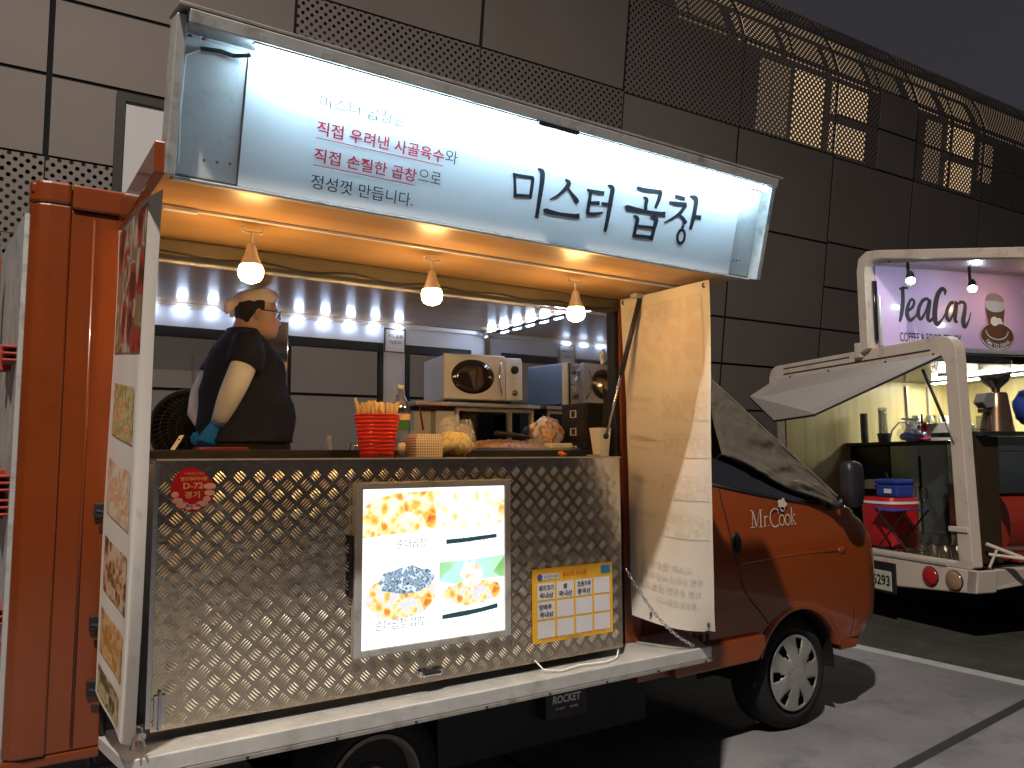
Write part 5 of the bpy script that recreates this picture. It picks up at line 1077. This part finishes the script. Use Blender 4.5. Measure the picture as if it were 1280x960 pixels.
# trousers and shoes
tr_ = MB().rings([(.875, PY, 1.38, .185, .158), (.872, PY, 1.50, .195, .166), (.872, PY, 1.56, .192, .164)], 30, 2.2)
for s_ in (-1, 1): tr_.tube([(.87, PY + .075 * s_, 1.46), (.885, PY + .085 * s_, 1.05), (.868, PY + .085 * s_, .72)], [.105, .08, .065], 18)
tr_.build('trousers', M['trous'], pr_, remesh=.012, smoothit=2)
for s_ in (-1, 1): MB().ball((.905, PY + .085 * s_, .69), .06, 14, (1.9, .8, .65)).build('shoe', M['black'], pr_, smooth=True)
# ================================================================== SECOND TRUCK (local frame: x forward, y to its far side)
TO = Vector((6.3, 3.2, 0)); TA = R(-16.5); ca, sa = math.cos(TA), math.sin(TA)
XF[0] = lambda p: Vector((TO.x + p[0] * ca - p[1] * sa, TO.y + p[0] * sa + p[1] * ca, p[2]))
tea = thing('coffee_truck', 'cream coffee truck parked ahead with raised side wing, pink sign and open rear', 'food truck', (1.5, 1.2, 0))
def rloop(y0, y1, z0, z1, r, n=6):
    pts = []
    for (cy, cz_, a0) in ((y1 - r, z1 - r, 0), (y0 + r, z1 - r, 90), (y0 + r * .2, z0 + r * .2, 180), (y1 - r * .2, z0 + r * .2, 270)):
        rr = r if cz_ > 1.5 else r * .2
        for i in range(n + 1): a = R(a0 + 90 * i / n); pts.append((cy + rr * math.cos(a), cz_ + rr * math.sin(a)))
    return pts
o_, i_ = rloop(.0, 2.47, .58, 2.43, .15), rloop(.115, 2.36, .62, 2.25, .05)
mb = MB(); n = len(o_)
for x in (0, .10):
    for y, z in o_: mb.v.append(Vector((x, y - (.07 * max(0, 1.2 - z) if y < .3 else 0), z)))
    for y, z in i_: mb.v.append(Vector((x, y - (.05 * max(0, 1.2 - z) if y < .3 else 0), z)))
for k in range(n):
    k2 = (k + 1) % n; mb.f += [(k, k2, n + k2, n + k), (2 * n + k, 3 * n + k, 3 * n + k2, 2 * n + k2), (k, 2 * n + k, 2 * n + k2, k2), (n + k, n + k2, 3 * n + k2, 3 * n + k)]
rf = mb.build('rear_frame', M['teaw'], tea, bevel=.006)
B(-.008, -.001, .25, 2.2, 2.325, 2.333).build('frame_groove', M['dark'], rf); B(-.008, -.001, 1.2, 2.2, 2.385, 2.39).build('frame_groove', M['dark'], rf)
for y in (.22, .75, 1.5, 2.1): MB().ball((-.002, y, 2.29), .010, 8).build('frame_screw', M['dark'], rf)
B(-.012, .03, -.02, .16, .86, .90).build('frame_band', M['teaw'], rf, bevel=.004)
# lower rear panel with lamps
mb = MB().prism([(.0, 2.47, .58), (.0, 2.47, .36), (.0, .80, .33), (.0, -.06, .40), (.0, -.09, .58)], (.2, 0, 0)); lp_ = mb.build('lower_panel', M['teaw'], tea, bevel=.012)
for y, mm in ((.372, 'lens'), (.135, 'lens2')):
    l = MB().lathe((-.004, y, .475), [(.076, .004), (.076, -.010), (.066, -.016), (.04, -.022), (.0, -.024)], 28, 'x', False).build('tail_lamp', M[mm], lp_, smooth=True); MB().lathe((-.002, y, .475), [(.08, .004), (.082, -.008), (.076, -.012)], 28, 'x', False).build('lamp_bezel', M['dark'], l, smooth=True)
B(-.02, -.001, .74, 1.26, .26, .53).build('plate_recess', M['seal'], lp_, bevel=.01)
np_ = B(-.028, -.021, .78, 1.22, .285, .455).build('number_plate', M['platew'], lp_, bevel=.004)
mb = MB(); text_to(mb, '6293', (-.030, 1.000, .325), (0, -1, 0), (0, 0, 1), .205, .095, .025); mb.build('plate_number', M['ink'], np_)
B(-.01, .0, .2, 2.3, .581, .60).build('sill_strip', M['alu'], lp_)
# body
B(.1, 3.0, .0, 2.47, .56, .60).build('floor', M['plate'], tea)
fm = MB()
for i in range(34):
    for j in range(30):
        y = .2 + i * .066; x = .12 + j * .066; a = 1 if (i + j) % 2 else -1; fm.tube([(x - .02, y - .02 * a, .601), (x, y, .607), (x + .02, y + .02 * a, .601)], [.001, .005, .001], 4)
fm.build('floor_treads', M['plate'], tea)
B(2.6, 2.64, .1, 2.4, .6, 2.3).build('bulkhead', M['yw'], tea); B(.12, 2.6, 2.36, 2.40, .6, 2.3).build('far_wall', M['yw'], tea)
B(.1, 3.0, .9, 2.47, 2.36, 2.42).build('roof', M['teaw'], tea, bevel=.01)
B(.101, 2.6, .6, 2.36, 2.29, 2.30).build('ceiling', M['steel'], tea)
B(.104, 3.0, .12, .19, 2.22, 2.285).build('side_rail', M['dark'], tea, bevel=.01)
B(.1, 3.0, .62, .9, 2.38, 2.42).build('roof_hinge_rail', M['alu'], tea)
B(1.7, 2.6, 2.2, 2.355, 1.76, 1.78).build('wall_shelf', M['alu'], tea)
for x in (1.72, 2.02, 2.4): B(x, x + .02, 2.33, 2.355, 1.78, 2.25).build('shelf_upright', M['alu'], tea)
l = MB().lathe((1.3, 1.4, 2.25), [(.05, .035), (.055, .0)], 20).build('ceiling_lamp', M['whitep'], tea); MB().lathe((1.3, 1.4, 2.245), [(.045, .0), (.02, -.015)], 20).build('lamp_lens', M['spotw'], l)
l = B(1.9, 1.95, .7, 2.2, 2.265, 2.288).build('ceiling_lamp', M['whitep'], tea); B(1.905, 1.945, .75, 2.15, 2.255, 2.2645).build('lamp_lens', emit('tube_white', (1, .93, .76), 140), l)
# cabinets inside: dark units below the counter, with steel refrigerator fronts
ct = B(.88, 1.5, 1.0, 2.36, 1.565, 1.60).build('counter_top', M['teadark'], tea, bevel=.004)
B(.93, 1.48, 1.78, 2.355, .605, 1.563).build('black_unit', M['teadark'], tea, bevel=.01)
u = B(.93, 1.48, 1.05, 1.765, .605, 1.563).build('steel_unit', M['tearefl'], tea, bevel=.006); B(.918, .929, 1.38, 1.39, .7, 1.45).build('unit_gap', M['seal'], u)
for y in (1.34, 1.43): MB().tube([(.915, y, 1.0), (.905, y, 1.03), (.905, y, 1.12), (.915, y, 1.15)], .008).build('unit_handle', M['chrome'], u, smooth=True)
B(.5, .92, .0, .16, .605, 1.60).build('end_cabinet', M['redg'], tea, bevel=.02)
# near side counter and skirt
B(.12, 2.9, -.10, .42, 1.612, 1.648).build('side_counter', M['teadark'], tea, bevel=.004)
B(.125, .33, -.02, .01, .62, 1.61).build('side_panel', mat('brown_glass', (.05, .035, .02), .15, .2), tea)
B(.335, 2.9, -.03, .0, 1.16, 1.61).build('upper_skirt', M['tearefl'], tea)
B(.34, 2.9, -.04, -.031, 1.50, 1.507).build('skirt_line', M['chrome'], tea)
mb = MB(); 
for x in (.345, 2.9):
    for k in range(9): a = R(-70 + 140 * k / 8); mb.v.append(Vector((x, .08 - .17 * math.cos(a), .92 + .25 * math.sin(a))))
for k in range(8): mb.f.append((k, 9 + k, 10 + k, k + 1))
mb.build('red_reflection_skirt', M['redg'], tea, smooth=True)  # red colour and bulge imitate a red car reflected in the glossy side
B(.10, 3, .0, .2, .50, .60).build('side_sill', M['seal'], tea)
# folding support arms
MB().tube([(.10, -.08, .78), (.30, -.22, .68), (.52, -.30, .60)], .014).build('support_arm', M['teaw'], tea); MB().tube([(.12, -.08, .70), (.30, -.24, .675), (.60, -.26, .69)], .012).build('support_arm', M['teaw'], tea)
MB().tube([(.12, -.08, .60), (.16, -.12, .74)], .010).build('support_arm', M['teaw'], tea)
MB().prism([(.0, -.09, .58), (.0, -.06, .40), (.9, -.06, .48), (.9, -.06, .58)], (0, .1, 0)).build('side_valance', M['teaw'], tea, bevel=.01)
# wheels
for x, y in ((1.1, .18), (4.0, .18), (1.1, 2.2), (4.0, 2.2)):
    w = MB().lathe((x, y, .30), [(.17, -.02), (.2, -.04), (.28, -.03), (.30, .0), (.30, .17), (.27, .19), (.17, .19)], 36, 'y', False).build('wheel', M['tyre'], tea, autos=40); MB().lathe((x, y, .30), [(.17, -.01), (.16, .03), (.05, .02), (.0, .02)], 24, 'y', False).build('rim', M['dark'], w, smooth=True)
B(.2, 3.0, .7, 1.8, .34, .5).build('chassis_frame', M['dark'], tea); B(3.0, 4.8, .15, 2.3, .45, 2.0).build('cab_body', M['teaw'], tea, bevel=.08)
# rear hatch propped out
H = [(-.01, .13, 2.25), (-.52, 1.07, 1.815), (-.50, 1.70, 1.79), (-.48, 2.12, 2.05), (-.01, 2.36, 2.25)]
dirtyw = mat('grimy_white_metal', (.44, .41, .39), .42, .1, .06, 12, .12, 5, dirt=((.30, .25, .22), 5), stretch=(14, 1.2, 14))
hq = MB().prism(H, (0, 0, .03)).build('rear_hatch', dirtyw, tea); MB().tube([Vector(p) + Vector((0, 0, .012)) for p in H], .009).build('hatch_seal', M['seal'], hq)
MB().tube([(-.26, 1.36, 2.02), (-.34, 1.25, 1.93), (-.38, 1.17, 1.895)], .014).build('hatch_catch', M['framew2'], hq, smooth=True); MB().ball((-.37, 1.19, 1.90), .035, 10, (1, 1.4, .6)).build('catch_body', M['framew2'], hq)
a, b = Vector((-.02, .32, 2.17)), Vector((-.01, .06, 1.56)); st = MB().tube([a, a.lerp(b, .72)], .013, 10).build('gas_strut', M['black'], tea, smooth=True); MB().tube([a.lerp(b, .72), b], .006).build('strut_rod', M['steel'], st)
# raised wing: pink board and canopy
wg = B(.02, 2.95, .91, .95, 2.43, 3.28).build('wing_panel', M['teaw'], tea, bevel=.01)
pk = B(.07, 2.9, .895, .909, 2.455, 3.20).build('pink_board', M['pink'], wg)
mb = MB().add([(.0, .93, 3.22), (2.95, .93, 3.22), (2.95, -.72, 2.86), (.0, -.72, 2.86), (.0, .95, 3.27), (2.95, .95, 3.27), (2.95, -.72, 2.91), (.0, -.72, 2.91)], [(0, 3, 2, 1), (4, 5, 6, 7), (0, 1, 5, 4), (2, 3, 7, 6), (0, 4, 7, 3), (1, 2, 6, 5)]); mb.build('wing_canopy', M['steel'], tea)
pts = [(.90, 2.43), (.90, 3.10), (.885, 3.18), (.83, 3.225), (.72, 3.215), (-.72, 2.86)]; pts2 = [(1.00, 2.40), (1.00, 3.16), (.97, 3.27), (.87, 3.315), (.74, 3.295), (-.74, 2.935)]
mb = MB(); 
for x in (-.05, .018):
    for y, z in pts + pts2: mb.v.append(Vector((x, y, z)))
n = 6
for k in range(n - 1): mb.f += [(k, k + 1, n + k + 1, n + k), (2 * n + k, 3 * n + k, 3 * n + k + 1, 2 * n + k + 1), (k, 2 * n + k, 2 * n + k + 1, k + 1), (n + k, n + k + 1, 3 * n + k + 1, 3 * n + k)]
mb.f += [(0, n, 3 * n, 2 * n), (n - 1, 3 * n - 1, 4 * n - 1, 2 * n - 1)]
mb.build('wing_end_frame', M['teaw'], tea, bevel=.006)
B(-.04, .03, 1.01, 1.09, 2.36, 2.50).build('wing_hinge', M['teaw'], tea, bevel=.01)
B(.02, .06, .87, .893, 2.5, 3.05).build('wing_stay', M['teadark'], tea, bevel=.004); MB().tube([(.045, .84, 2.46), (.045, .84, 2.9)], .018).build('wing_cylinder', M['alu'], tea)
mb = MB().tube([(.0, .65, 3.17), (2.9, .65, 3.17)], .012); mb.build('lamp_rail', M['dark'], tea)
# lettering of the sign, drawn on the board plane
YP = .8925
def bp(x, z): return Vector((x, YP, z))
def tq(s): return [(.30 + x * .00101 * 1.17, 2.67 + (470 - y) * .00094, w * .00175) for x, y, w in s]
T_ = [[(22, 128, 10), (60, 112, 18), (112, 108, 8)], [(57, 118, 20), (55, 140, 24), (50, 260, 26), (30, 380, 24), (10, 455, 12)],
      [(85, 345, 14), (140, 300, 18), (160, 240, 18), (130, 225, 16), (95, 300, 22), (85, 380, 28), (110, 430, 22), (160, 395, 12), (200, 330, 8)],
      [(300, 205, 18), (250, 220, 20), (205, 300, 24), (195, 380, 26), (220, 410, 20), (270, 330, 12), (315, 210, 22), (300, 300, 26), (285, 400, 26), (310, 425, 18), (350, 370, 9)],
      [(465, 155, 10), (472, 110, 22), (440, 95, 24), (395, 160, 30), (365, 280, 34), (355, 400, 34), (375, 455, 26), (430, 400, 12), (460, 340, 8)],
      [(555, 225, 18), (520, 235, 20), (480, 310, 24), (475, 380, 26), (500, 410, 20), (545, 330, 12), (580, 215, 22), (570, 300, 26), (555, 400, 26), (580, 425, 16)],
      [(600, 240, 14), (625, 215, 18), (665, 235, 22), (655, 320, 28), (635, 420, 30), (650, 470, 22), (690, 410, 12), (720, 315, 6)]]
mb = MB()
for s_ in T_: brush(mb, tq(s_), bp, 4)
mb.build('sign_lettering', M['ink'], pk)
mb = MB(); text_to(mb, 'COFFEE & FOOD TRUCK', (.305, YP, 2.505), X_, Z_, .72, .085, .01); mb.build('sign_subtitle', M['ink'], pk)
# cup badge
def el(cx, cz_, rx, rz, a0=0, a1=360, n=36): return [(cx + rx * math.cos(R(a0 + (a1 - a0) * i / n)), cz_ + rz * math.sin(R(a0 + (a1 - a0) * i / n))) for i in range(n)]
def disc(pts, y, mt, nm, par): return MB().add([(x, y, z) for x, z in pts], [tuple(range(len(pts)))]).build(nm, mt, par)
BX0 = 1.455
bdg = disc(el(BX0, 2.595, .215, .135), YP - .001, M['brown'], 'saucer_badge', pk)
mb = MB()
brush(mb, arc(BX0, 2.60, .205, .125, 0, 360, .008, 30), lambda x, z: Vector((x, YP - .004, z)), 2); brush(mb, arc(BX0, 2.65, .135, .085, 180, 360, .010, 20), lambda x, z: Vector((x, YP - .004, z)), 2); brush(mb, arc(BX0, 2.585, .19, .115, 195, 345, .006, 20), lambda x, z: Vector((x, YP - .004, z)), 2)
vs_, fs_ = glyphs('TIME TO DRINK', .02); x0_ = min(p[0] for p in vs_); x1_ = max(p[0] for p in vs_); out = []
for x, y in vs_:
    a = R(205 + 130 * (x - x0_) / (x1_ - x0_)); rr = 1.0 - .0 + (y * .30); out.append(Vector((BX0 + (.175 - y * .055) * math.cos(a), YP - .005, 2.60 + (.115 - y * .055) * math.sin(a))))
mb.add(out, fs_); mb.build('badge_lettering', M['bright'], bdg)
cupm = disc([(BX0 - .13, 2.87), (BX0 - .10, 2.70), (BX0 - .06, 2.64), (BX0 + .03, 2.63), (BX0 + .07, 2.66), (BX0 + .11, 2.87)], YP - .006, M['brown'], 'cup_badge', pk)
disc(el(BX0 - .01, 2.885, .12, .055), YP - .008, mat('badge_pale', (.45, .55, .68), .4), 'cup_top', cupm)
disc(el(BX0 - .01, 2.93, .115, .085, 0, 180), YP - .007, mat('badge_dome', (.35, .28, .33), .3), 'cup_lid', cupm)
mb = MB(); 
for q in (el(BX0 - .03, 2.74, .05, .045), el(BX0 + .03, 2.745, .03, .03), [(BX0 - .08, 2.715), (BX0 + .07, 2.715), (BX0 + .07, 2.735), (BX0 - .08, 2.735)]): mb.add([(x, YP - .009, z) for x, z in q], [tuple(range(len(q)))])
mb.build('badge_truck_mark', M['bright'], cupm)
# spot lamps hung from the wing
def spot(x, y, z, label, mm='spotw'):
    t = thing('spot_lamp', label, 'spotlight', (x, y, z), 'spotlights under the raised wing'); zt_ = 3.17
    MB().tube([(x, y + .02, zt_), (x, y + .02, z + .07)], .013).build('arm', M['dark'], t); MB().lathe((x, y, z), [(.016, .085), (.03, .06), (.036, .026)], 20).build('housing', M['dark'], t, smooth=True)
    MB().ball((x, y, z), .036, 16, (1, 1, .85)).build('lens', M[mm], t, smooth=True)
spot(.03, .45, 2.955, 'white spotlight nearest the left end of the pink sign'); spot(.70, .45, 2.925, 'white spotlight over the middle of the pink sign'); spot(1.36, .45, 2.94, 'orange glowing spotlight at the right edge above the cup emblem', 'spoty'); spot(1.40, .30, 2.80, 'white spotlight just under the orange one at the right edge')
# things in the coffee truck
ZC = 1.60
ck_ = None
for i in range(11):
    z = ZC + i * .026; o = MB().lathe((1.0, 2.20, z), [(.034, 0), (.040, .055), (.042, .058)], 18, 'z').build('paper_cup', M['cupdark'], smooth=True); tag(o, 'grey paper cup nested in the tall stack at the far end of the dark counter', 'paper cup', 'stacked grey paper cups')
for i in range(13):
    z = ZC + i * .026; o = MB().lathe((1.05, 1.98, z), [(.036, 0), (.045, .055), (.047, .058)], 18, 'z').build('clear_cup', M['clear'], smooth=True); tag(o, 'clear plastic cup nested in the stack between grey cups and pot', 'plastic cup', 'stacked clear plastic cups')
tag(MB().lathe((.95, 1.86, ZC), [(.055, 0), (.068, .09), (.07, .092), (.064, .085)], 20).build('grey_pot', M['cupdark'], smooth=True), 'grey metal pot on the dark counter of the coffee truck', 'pot')
tag(MB().ball((1.0, 1.50, ZC + .05), .085, 22, (1.3, 1.6, .7), .5, 41).build('blue_bag', film('blue_film', (.35, .45, .95), .3, .15), smooth=True), 'crumpled bluish plastic bag on the coffee truck counter', 'bag')
tag(MB().ball((1.06, 1.62, ZC + .11), .085, 20, (1, 1.3, 1.1), .6, 44).build('white_carrier_bag', M['bag'], smooth=True), 'white carrier bag standing behind the bluish bag', 'bag')
tag(MB().ball((.96, 1.36, ZC + .025), .05, 18, (1, 1.4, .5), .6, 47).build('pink_cloth', mat('pink_cloth', (.7, .1, .2), .7), smooth=True), 'crumpled pink cloth at the counter edge by the bluish bag', 'cloth')
ss = thing('siphon_stand', 'small stand with red round knobs and a white arm on the counter', 'stand', (1.02, 1.42, ZC)); MB().tube([(1.02, 1.42, ZC), (1.02, 1.42, ZC + .27)], .010).build('pole', M['seal'], ss); MB().tube([(1.02, 1.42, ZC + .22), (1.02, 1.68, ZC + .235)], .008).build('arm', M['bright'], ss)
MB().ball((1.0, 1.36, ZC + .14), .05, 16, (.7, 1, 1)).build('red_knob', M['redp'], ss, smooth=True); MB().ball((1.02, 1.45, ZC + .14), .028, 12).build('brass_knob', M['brass'], ss, smooth=True)
tag(MB().tube([(1.0, 1.84, ZC), (1.0, 1.80, ZC + .12), (1.0, 1.70, ZC + .20), (1.0, 1.60, ZC + .19), (1.0, 1.56, ZC + .15)], .008).build('bent_tap', M['steel'], smooth=True), 'thin bent steel spout arching over the counter', 'tap')
tag(MB().add([(1.0, 1.20, ZC), (1.0, 1.32, ZC), (1.12, 1.32, ZC), (1.12, 1.20, ZC), (.98, 1.175, ZC + .17), (.98, 1.345, ZC + .17), (1.14, 1.345, ZC + .17), (1.14, 1.175, ZC + .17)], [(0, 1, 5, 4), (1, 2, 6, 5), (2, 3, 7, 6), (3, 0, 4, 7), (0, 3, 2, 1)]).build('white_bin', M['whitep'], solid=.004), 'white tapered bin on the counter right of the red knob', 'bin')
tag(MB().lathe((1.2, 1.05, ZC), [(.055, 0), (.06, .03), (.06, .15), (.05, .16)], 20).build('clear_jar', M['clear'], smooth=True), 'clear jar on the counter below the gas strut', 'jar')
for i, (x, c_) in enumerate(((1.8, 'steel'), (2.0, 'clear'), (2.2, 'whitep'))): tag(MB().lathe((x, 2.28, 1.781), [(.05, 0), (.06, .04), (.05, .13)], 18).build(('steel_pitcher', 'glass_canister', 'white_mug')[i], M[c_], smooth=True), ('steel pitcher at the left of the wall shelf', 'glass canister in the middle of the wall shelf', 'white mug at the right of the wall shelf')[i], ('pitcher', 'canister', 'mug')[i])
# grinder
gx, gy, gz = .62, .22, 1.649
gd = thing('coffee_grinder', 'bronze coffee grinder with clear hopper of beans on the side counter', 'grinder', (gx, gy, gz))
MB().rings([(gx, gy, gz, .125, .12), (gx, gy, gz + .03, .12, .115), (gx + .01, gy, gz + .20, .095, .09), (gx + .012, gy, gz + .32, .08, .078), (gx + .012, gy, gz + .335, .07, .07)], 30, 2.4).build('grinder_body', M['brass'], gd, autos=40)
MB().prism([(gx - .19, gy - .05, gz + .25), (gx - .15, gy - .05, gz + .325), (gx - .05, gy - .05, gz + .33), (gx - .05, gy - .05, gz + .21), (gx - .14, gy - .05, gz + .20)], (0, .1, 0)).build('grinder_head', M['cupdark'], gd, bevel=.008)
B(gx - .17, gx - .10, gy - .05, gy + .05, gz + .02, gz + .14).build('doser', M['clear'], gd, bevel=.01); MB().lathe((gx - .13, gy, gz + .165), [(.045, 0), (.045, .03)], 18).build('doser_lid', M['seal'], gd)
MB().lathe((gx + .012, gy, gz), [(.03, .336), (.035, .37), (.10, .43), (.125, .48), (.13, .585), (.133, .588)], 30, 'z', False).build('hopper', M['clear'], gd, smooth=True)
MB().lathe((gx + .012, gy, gz), [(.028, .34), (.033, .37), (.097, .432), (.118, .475), (.10, .485), (.0, .49)], 30, 'z', False).build('beans', M['coffee'], gd, smooth=True); MB().lathe((gx + .012, gy, gz), [(.137, .587), (.137, .600), (.03, .612)], 30).build('hopper_lid', M['clear'], gd, smooth=True)
tag(MB().ball((1.02, .25, gz + .22), .12, 20, (1, 1, 1.3), .2, 60).build('dark_blue_bag', M['blue'], smooth=True), 'dark blue cloth bundle at the right edge beyond the grinder', 'bundle')
# floor things
cl = thing('cooler_box', 'red drinks cooler with pale rim on the coffee truck floor', 'cooler', (.42, 1.27, .61))
MB().rings([(.44, 1.27, .612, .17, .20), (.44, 1.27, .64, .18, .21), (.44, 1.27, 1.0, .19, .225), (.44, 1.27, 1.01, .18, .21)], 30, 4).build('cooler_body', M['redc'], cl, autos=40); MB().rings([(.44, 1.27, 1.011, .195, .23), (.44, 1.27, 1.035, .195, .23)], 30, 4).build('cooler_rim', M['whitep'], cl, autos=40); MB().rings([(.44, 1.27, 1.036, .19, .225), (.44, 1.27, 1.07, .18, .21)], 30, 4).build('cooler_lid', M['redc'], cl, autos=40)
bb = thing('blue_box', 'small blue cool box standing on the red cooler', 'box', (.42, 1.18, 1.07)); B(.33, .52, 1.05, 1.32, 1.072, 1.19).build('box_body', M['blue'], bb, bevel=.02); B(.32, .53, 1.04, 1.33, 1.191, 1.24).build('box_lid', M['blue'], bb, bevel=.02); B(.318, .3295, 1.12, 1.2, 1.11, 1.15).build('box_label', M['whitep'], bb)
tag(MB().lathe((.4, 1.45, 1.14), [(.11, 0), (.12, .006), (.07, .02), (.065, .07), (.04, .09), (.0, .092)], 24, 'z', False).build('hat', mat('dark_hat', (.06, .05, .04), .8), smooth=True), 'dark brimmed hat left of the blue cool box', 'hat')
so = thing('folding_stool', 'folding stool with blue seat and black crossed legs before the red cooler', 'stool', (.2, .95, .61))
MB().grid(lambda u, v: Vector((.12 + .26 * v, .72 + .42 * u, .985 - .02 * math.sin(u * math.pi))), 10, 6).build('seat', M['blue'], so, solid=.008)
for x in (.13, .37):
    MB().tube([(x, .73, .985), (x, 1.10, .625)], .009).build('leg', M['seal'], so); MB().tube([(x + .012, 1.13, .985), (x + .012, .76, .625)], .009).build('leg', M['seal'], so)
MB().tube([(.13, .76, .625), (.38, .76, .625)], .009).build('foot_bar', M['seal'], so); MB().tube([(.13, 1.13, .62), (.38, 1.13, .62)], .009).build('foot_bar', M['seal'], so); MB().tube([(.385, 1.14, .985), (.39, 1.24, 1.30)], .009).build('back_bar', M['seal'], so)
for i, (x, y) in enumerate(((.12, 1.38), (.14, 1.30))): tag(MB().tube([(x, y, .64), (x, y - .07, .64)], [.035, .03], 14).build('crumpled_bottle', M['clear'], smooth=True), ('clear bottle lying at the floor edge, the farther of two', 'clear bottle lying at the floor edge, the nearer of two to the stool')[i], 'bottle')
XF[0] = None

# ================================================================== LIGHT
w = bpy.data.worlds.new('World'); S.world = w; w.use_nodes = True; nt = w.node_tree; nt.nodes.clear()
o = nt.nodes.new('ShaderNodeOutputWorld'); b = nt.nodes.new('ShaderNodeBackground'); L(nt, b.outputs[0], o.inputs[0])
sk = nt.nodes.new('ShaderNodeTexSky'); sk.sky_type = 'NISHITA'; sk.sun_disc = False; sk.sun_elevation = R(-4); sk.sun_rotation = R(120)
mx = nt.nodes.new('ShaderNodeMix'); mx.data_type = 'RGBA'; mx.blend_type = 'ADD'; mx.inputs[0].default_value = 1; L(nt, sk.outputs[0], mx.inputs[6]); mx.inputs[7].default_value = (.30, .28, .33, 1)
L(nt, mx.outputs[2], b.inputs[0]); b.inputs[1].default_value = .1
# the street lamp that stands behind the camera, out of the picture
lp = (-1.5, -2.6, 8.5)
sl = thing('street_lamp', 'tall street lamp behind the camera lighting the parking bay', 'street lamp', (-1.5, -4.6, 0))
MB().tube([(-1.6, -4.6, 0), (-1.6, -4.6, 8.6), (-1.6, -4.2, 9.0), (-1.6, -1.6, 9.0)], [.1, .07, .05, .04], 12).build('pole', M['dark'], sl, smooth=True)
B(-1.75, -1.45, -1.65, -1.0, 8.86, 9.0).build('lamp_head', M['dark'], sl, bevel=.02)
ld = bpy.data.lights.new('street_light', 'SPOT'); ld.energy = 5400; ld.color = (1, .9, .80); ld.shadow_soft_size = .12; ld.spot_size = R(140); ld.spot_blend = .8
lo = bpy.data.objects.new('street_light', ld); COL.objects.link(lo); lo.location = (-1.6, -1.3, 8.83); lo.rotation_euler = (Vector((4.0, 3.2, -8.2)).to_track_quat('-Z', 'Y')).to_euler()
S.view_settings.view_transform = 'Standard'; S.view_settings.look = 'None'; S.view_settings.gamma = 1; S.view_settings.exposure = 0
S.cycles.max_bounces = 8; S.cycles.transparent_max_bounces = 24; S.cycles.sample_clamp_indirect = 4; S.cycles.use_denoising = True
S.cycles.caustics_reflective = False; S.cycles.caustics_refractive = False
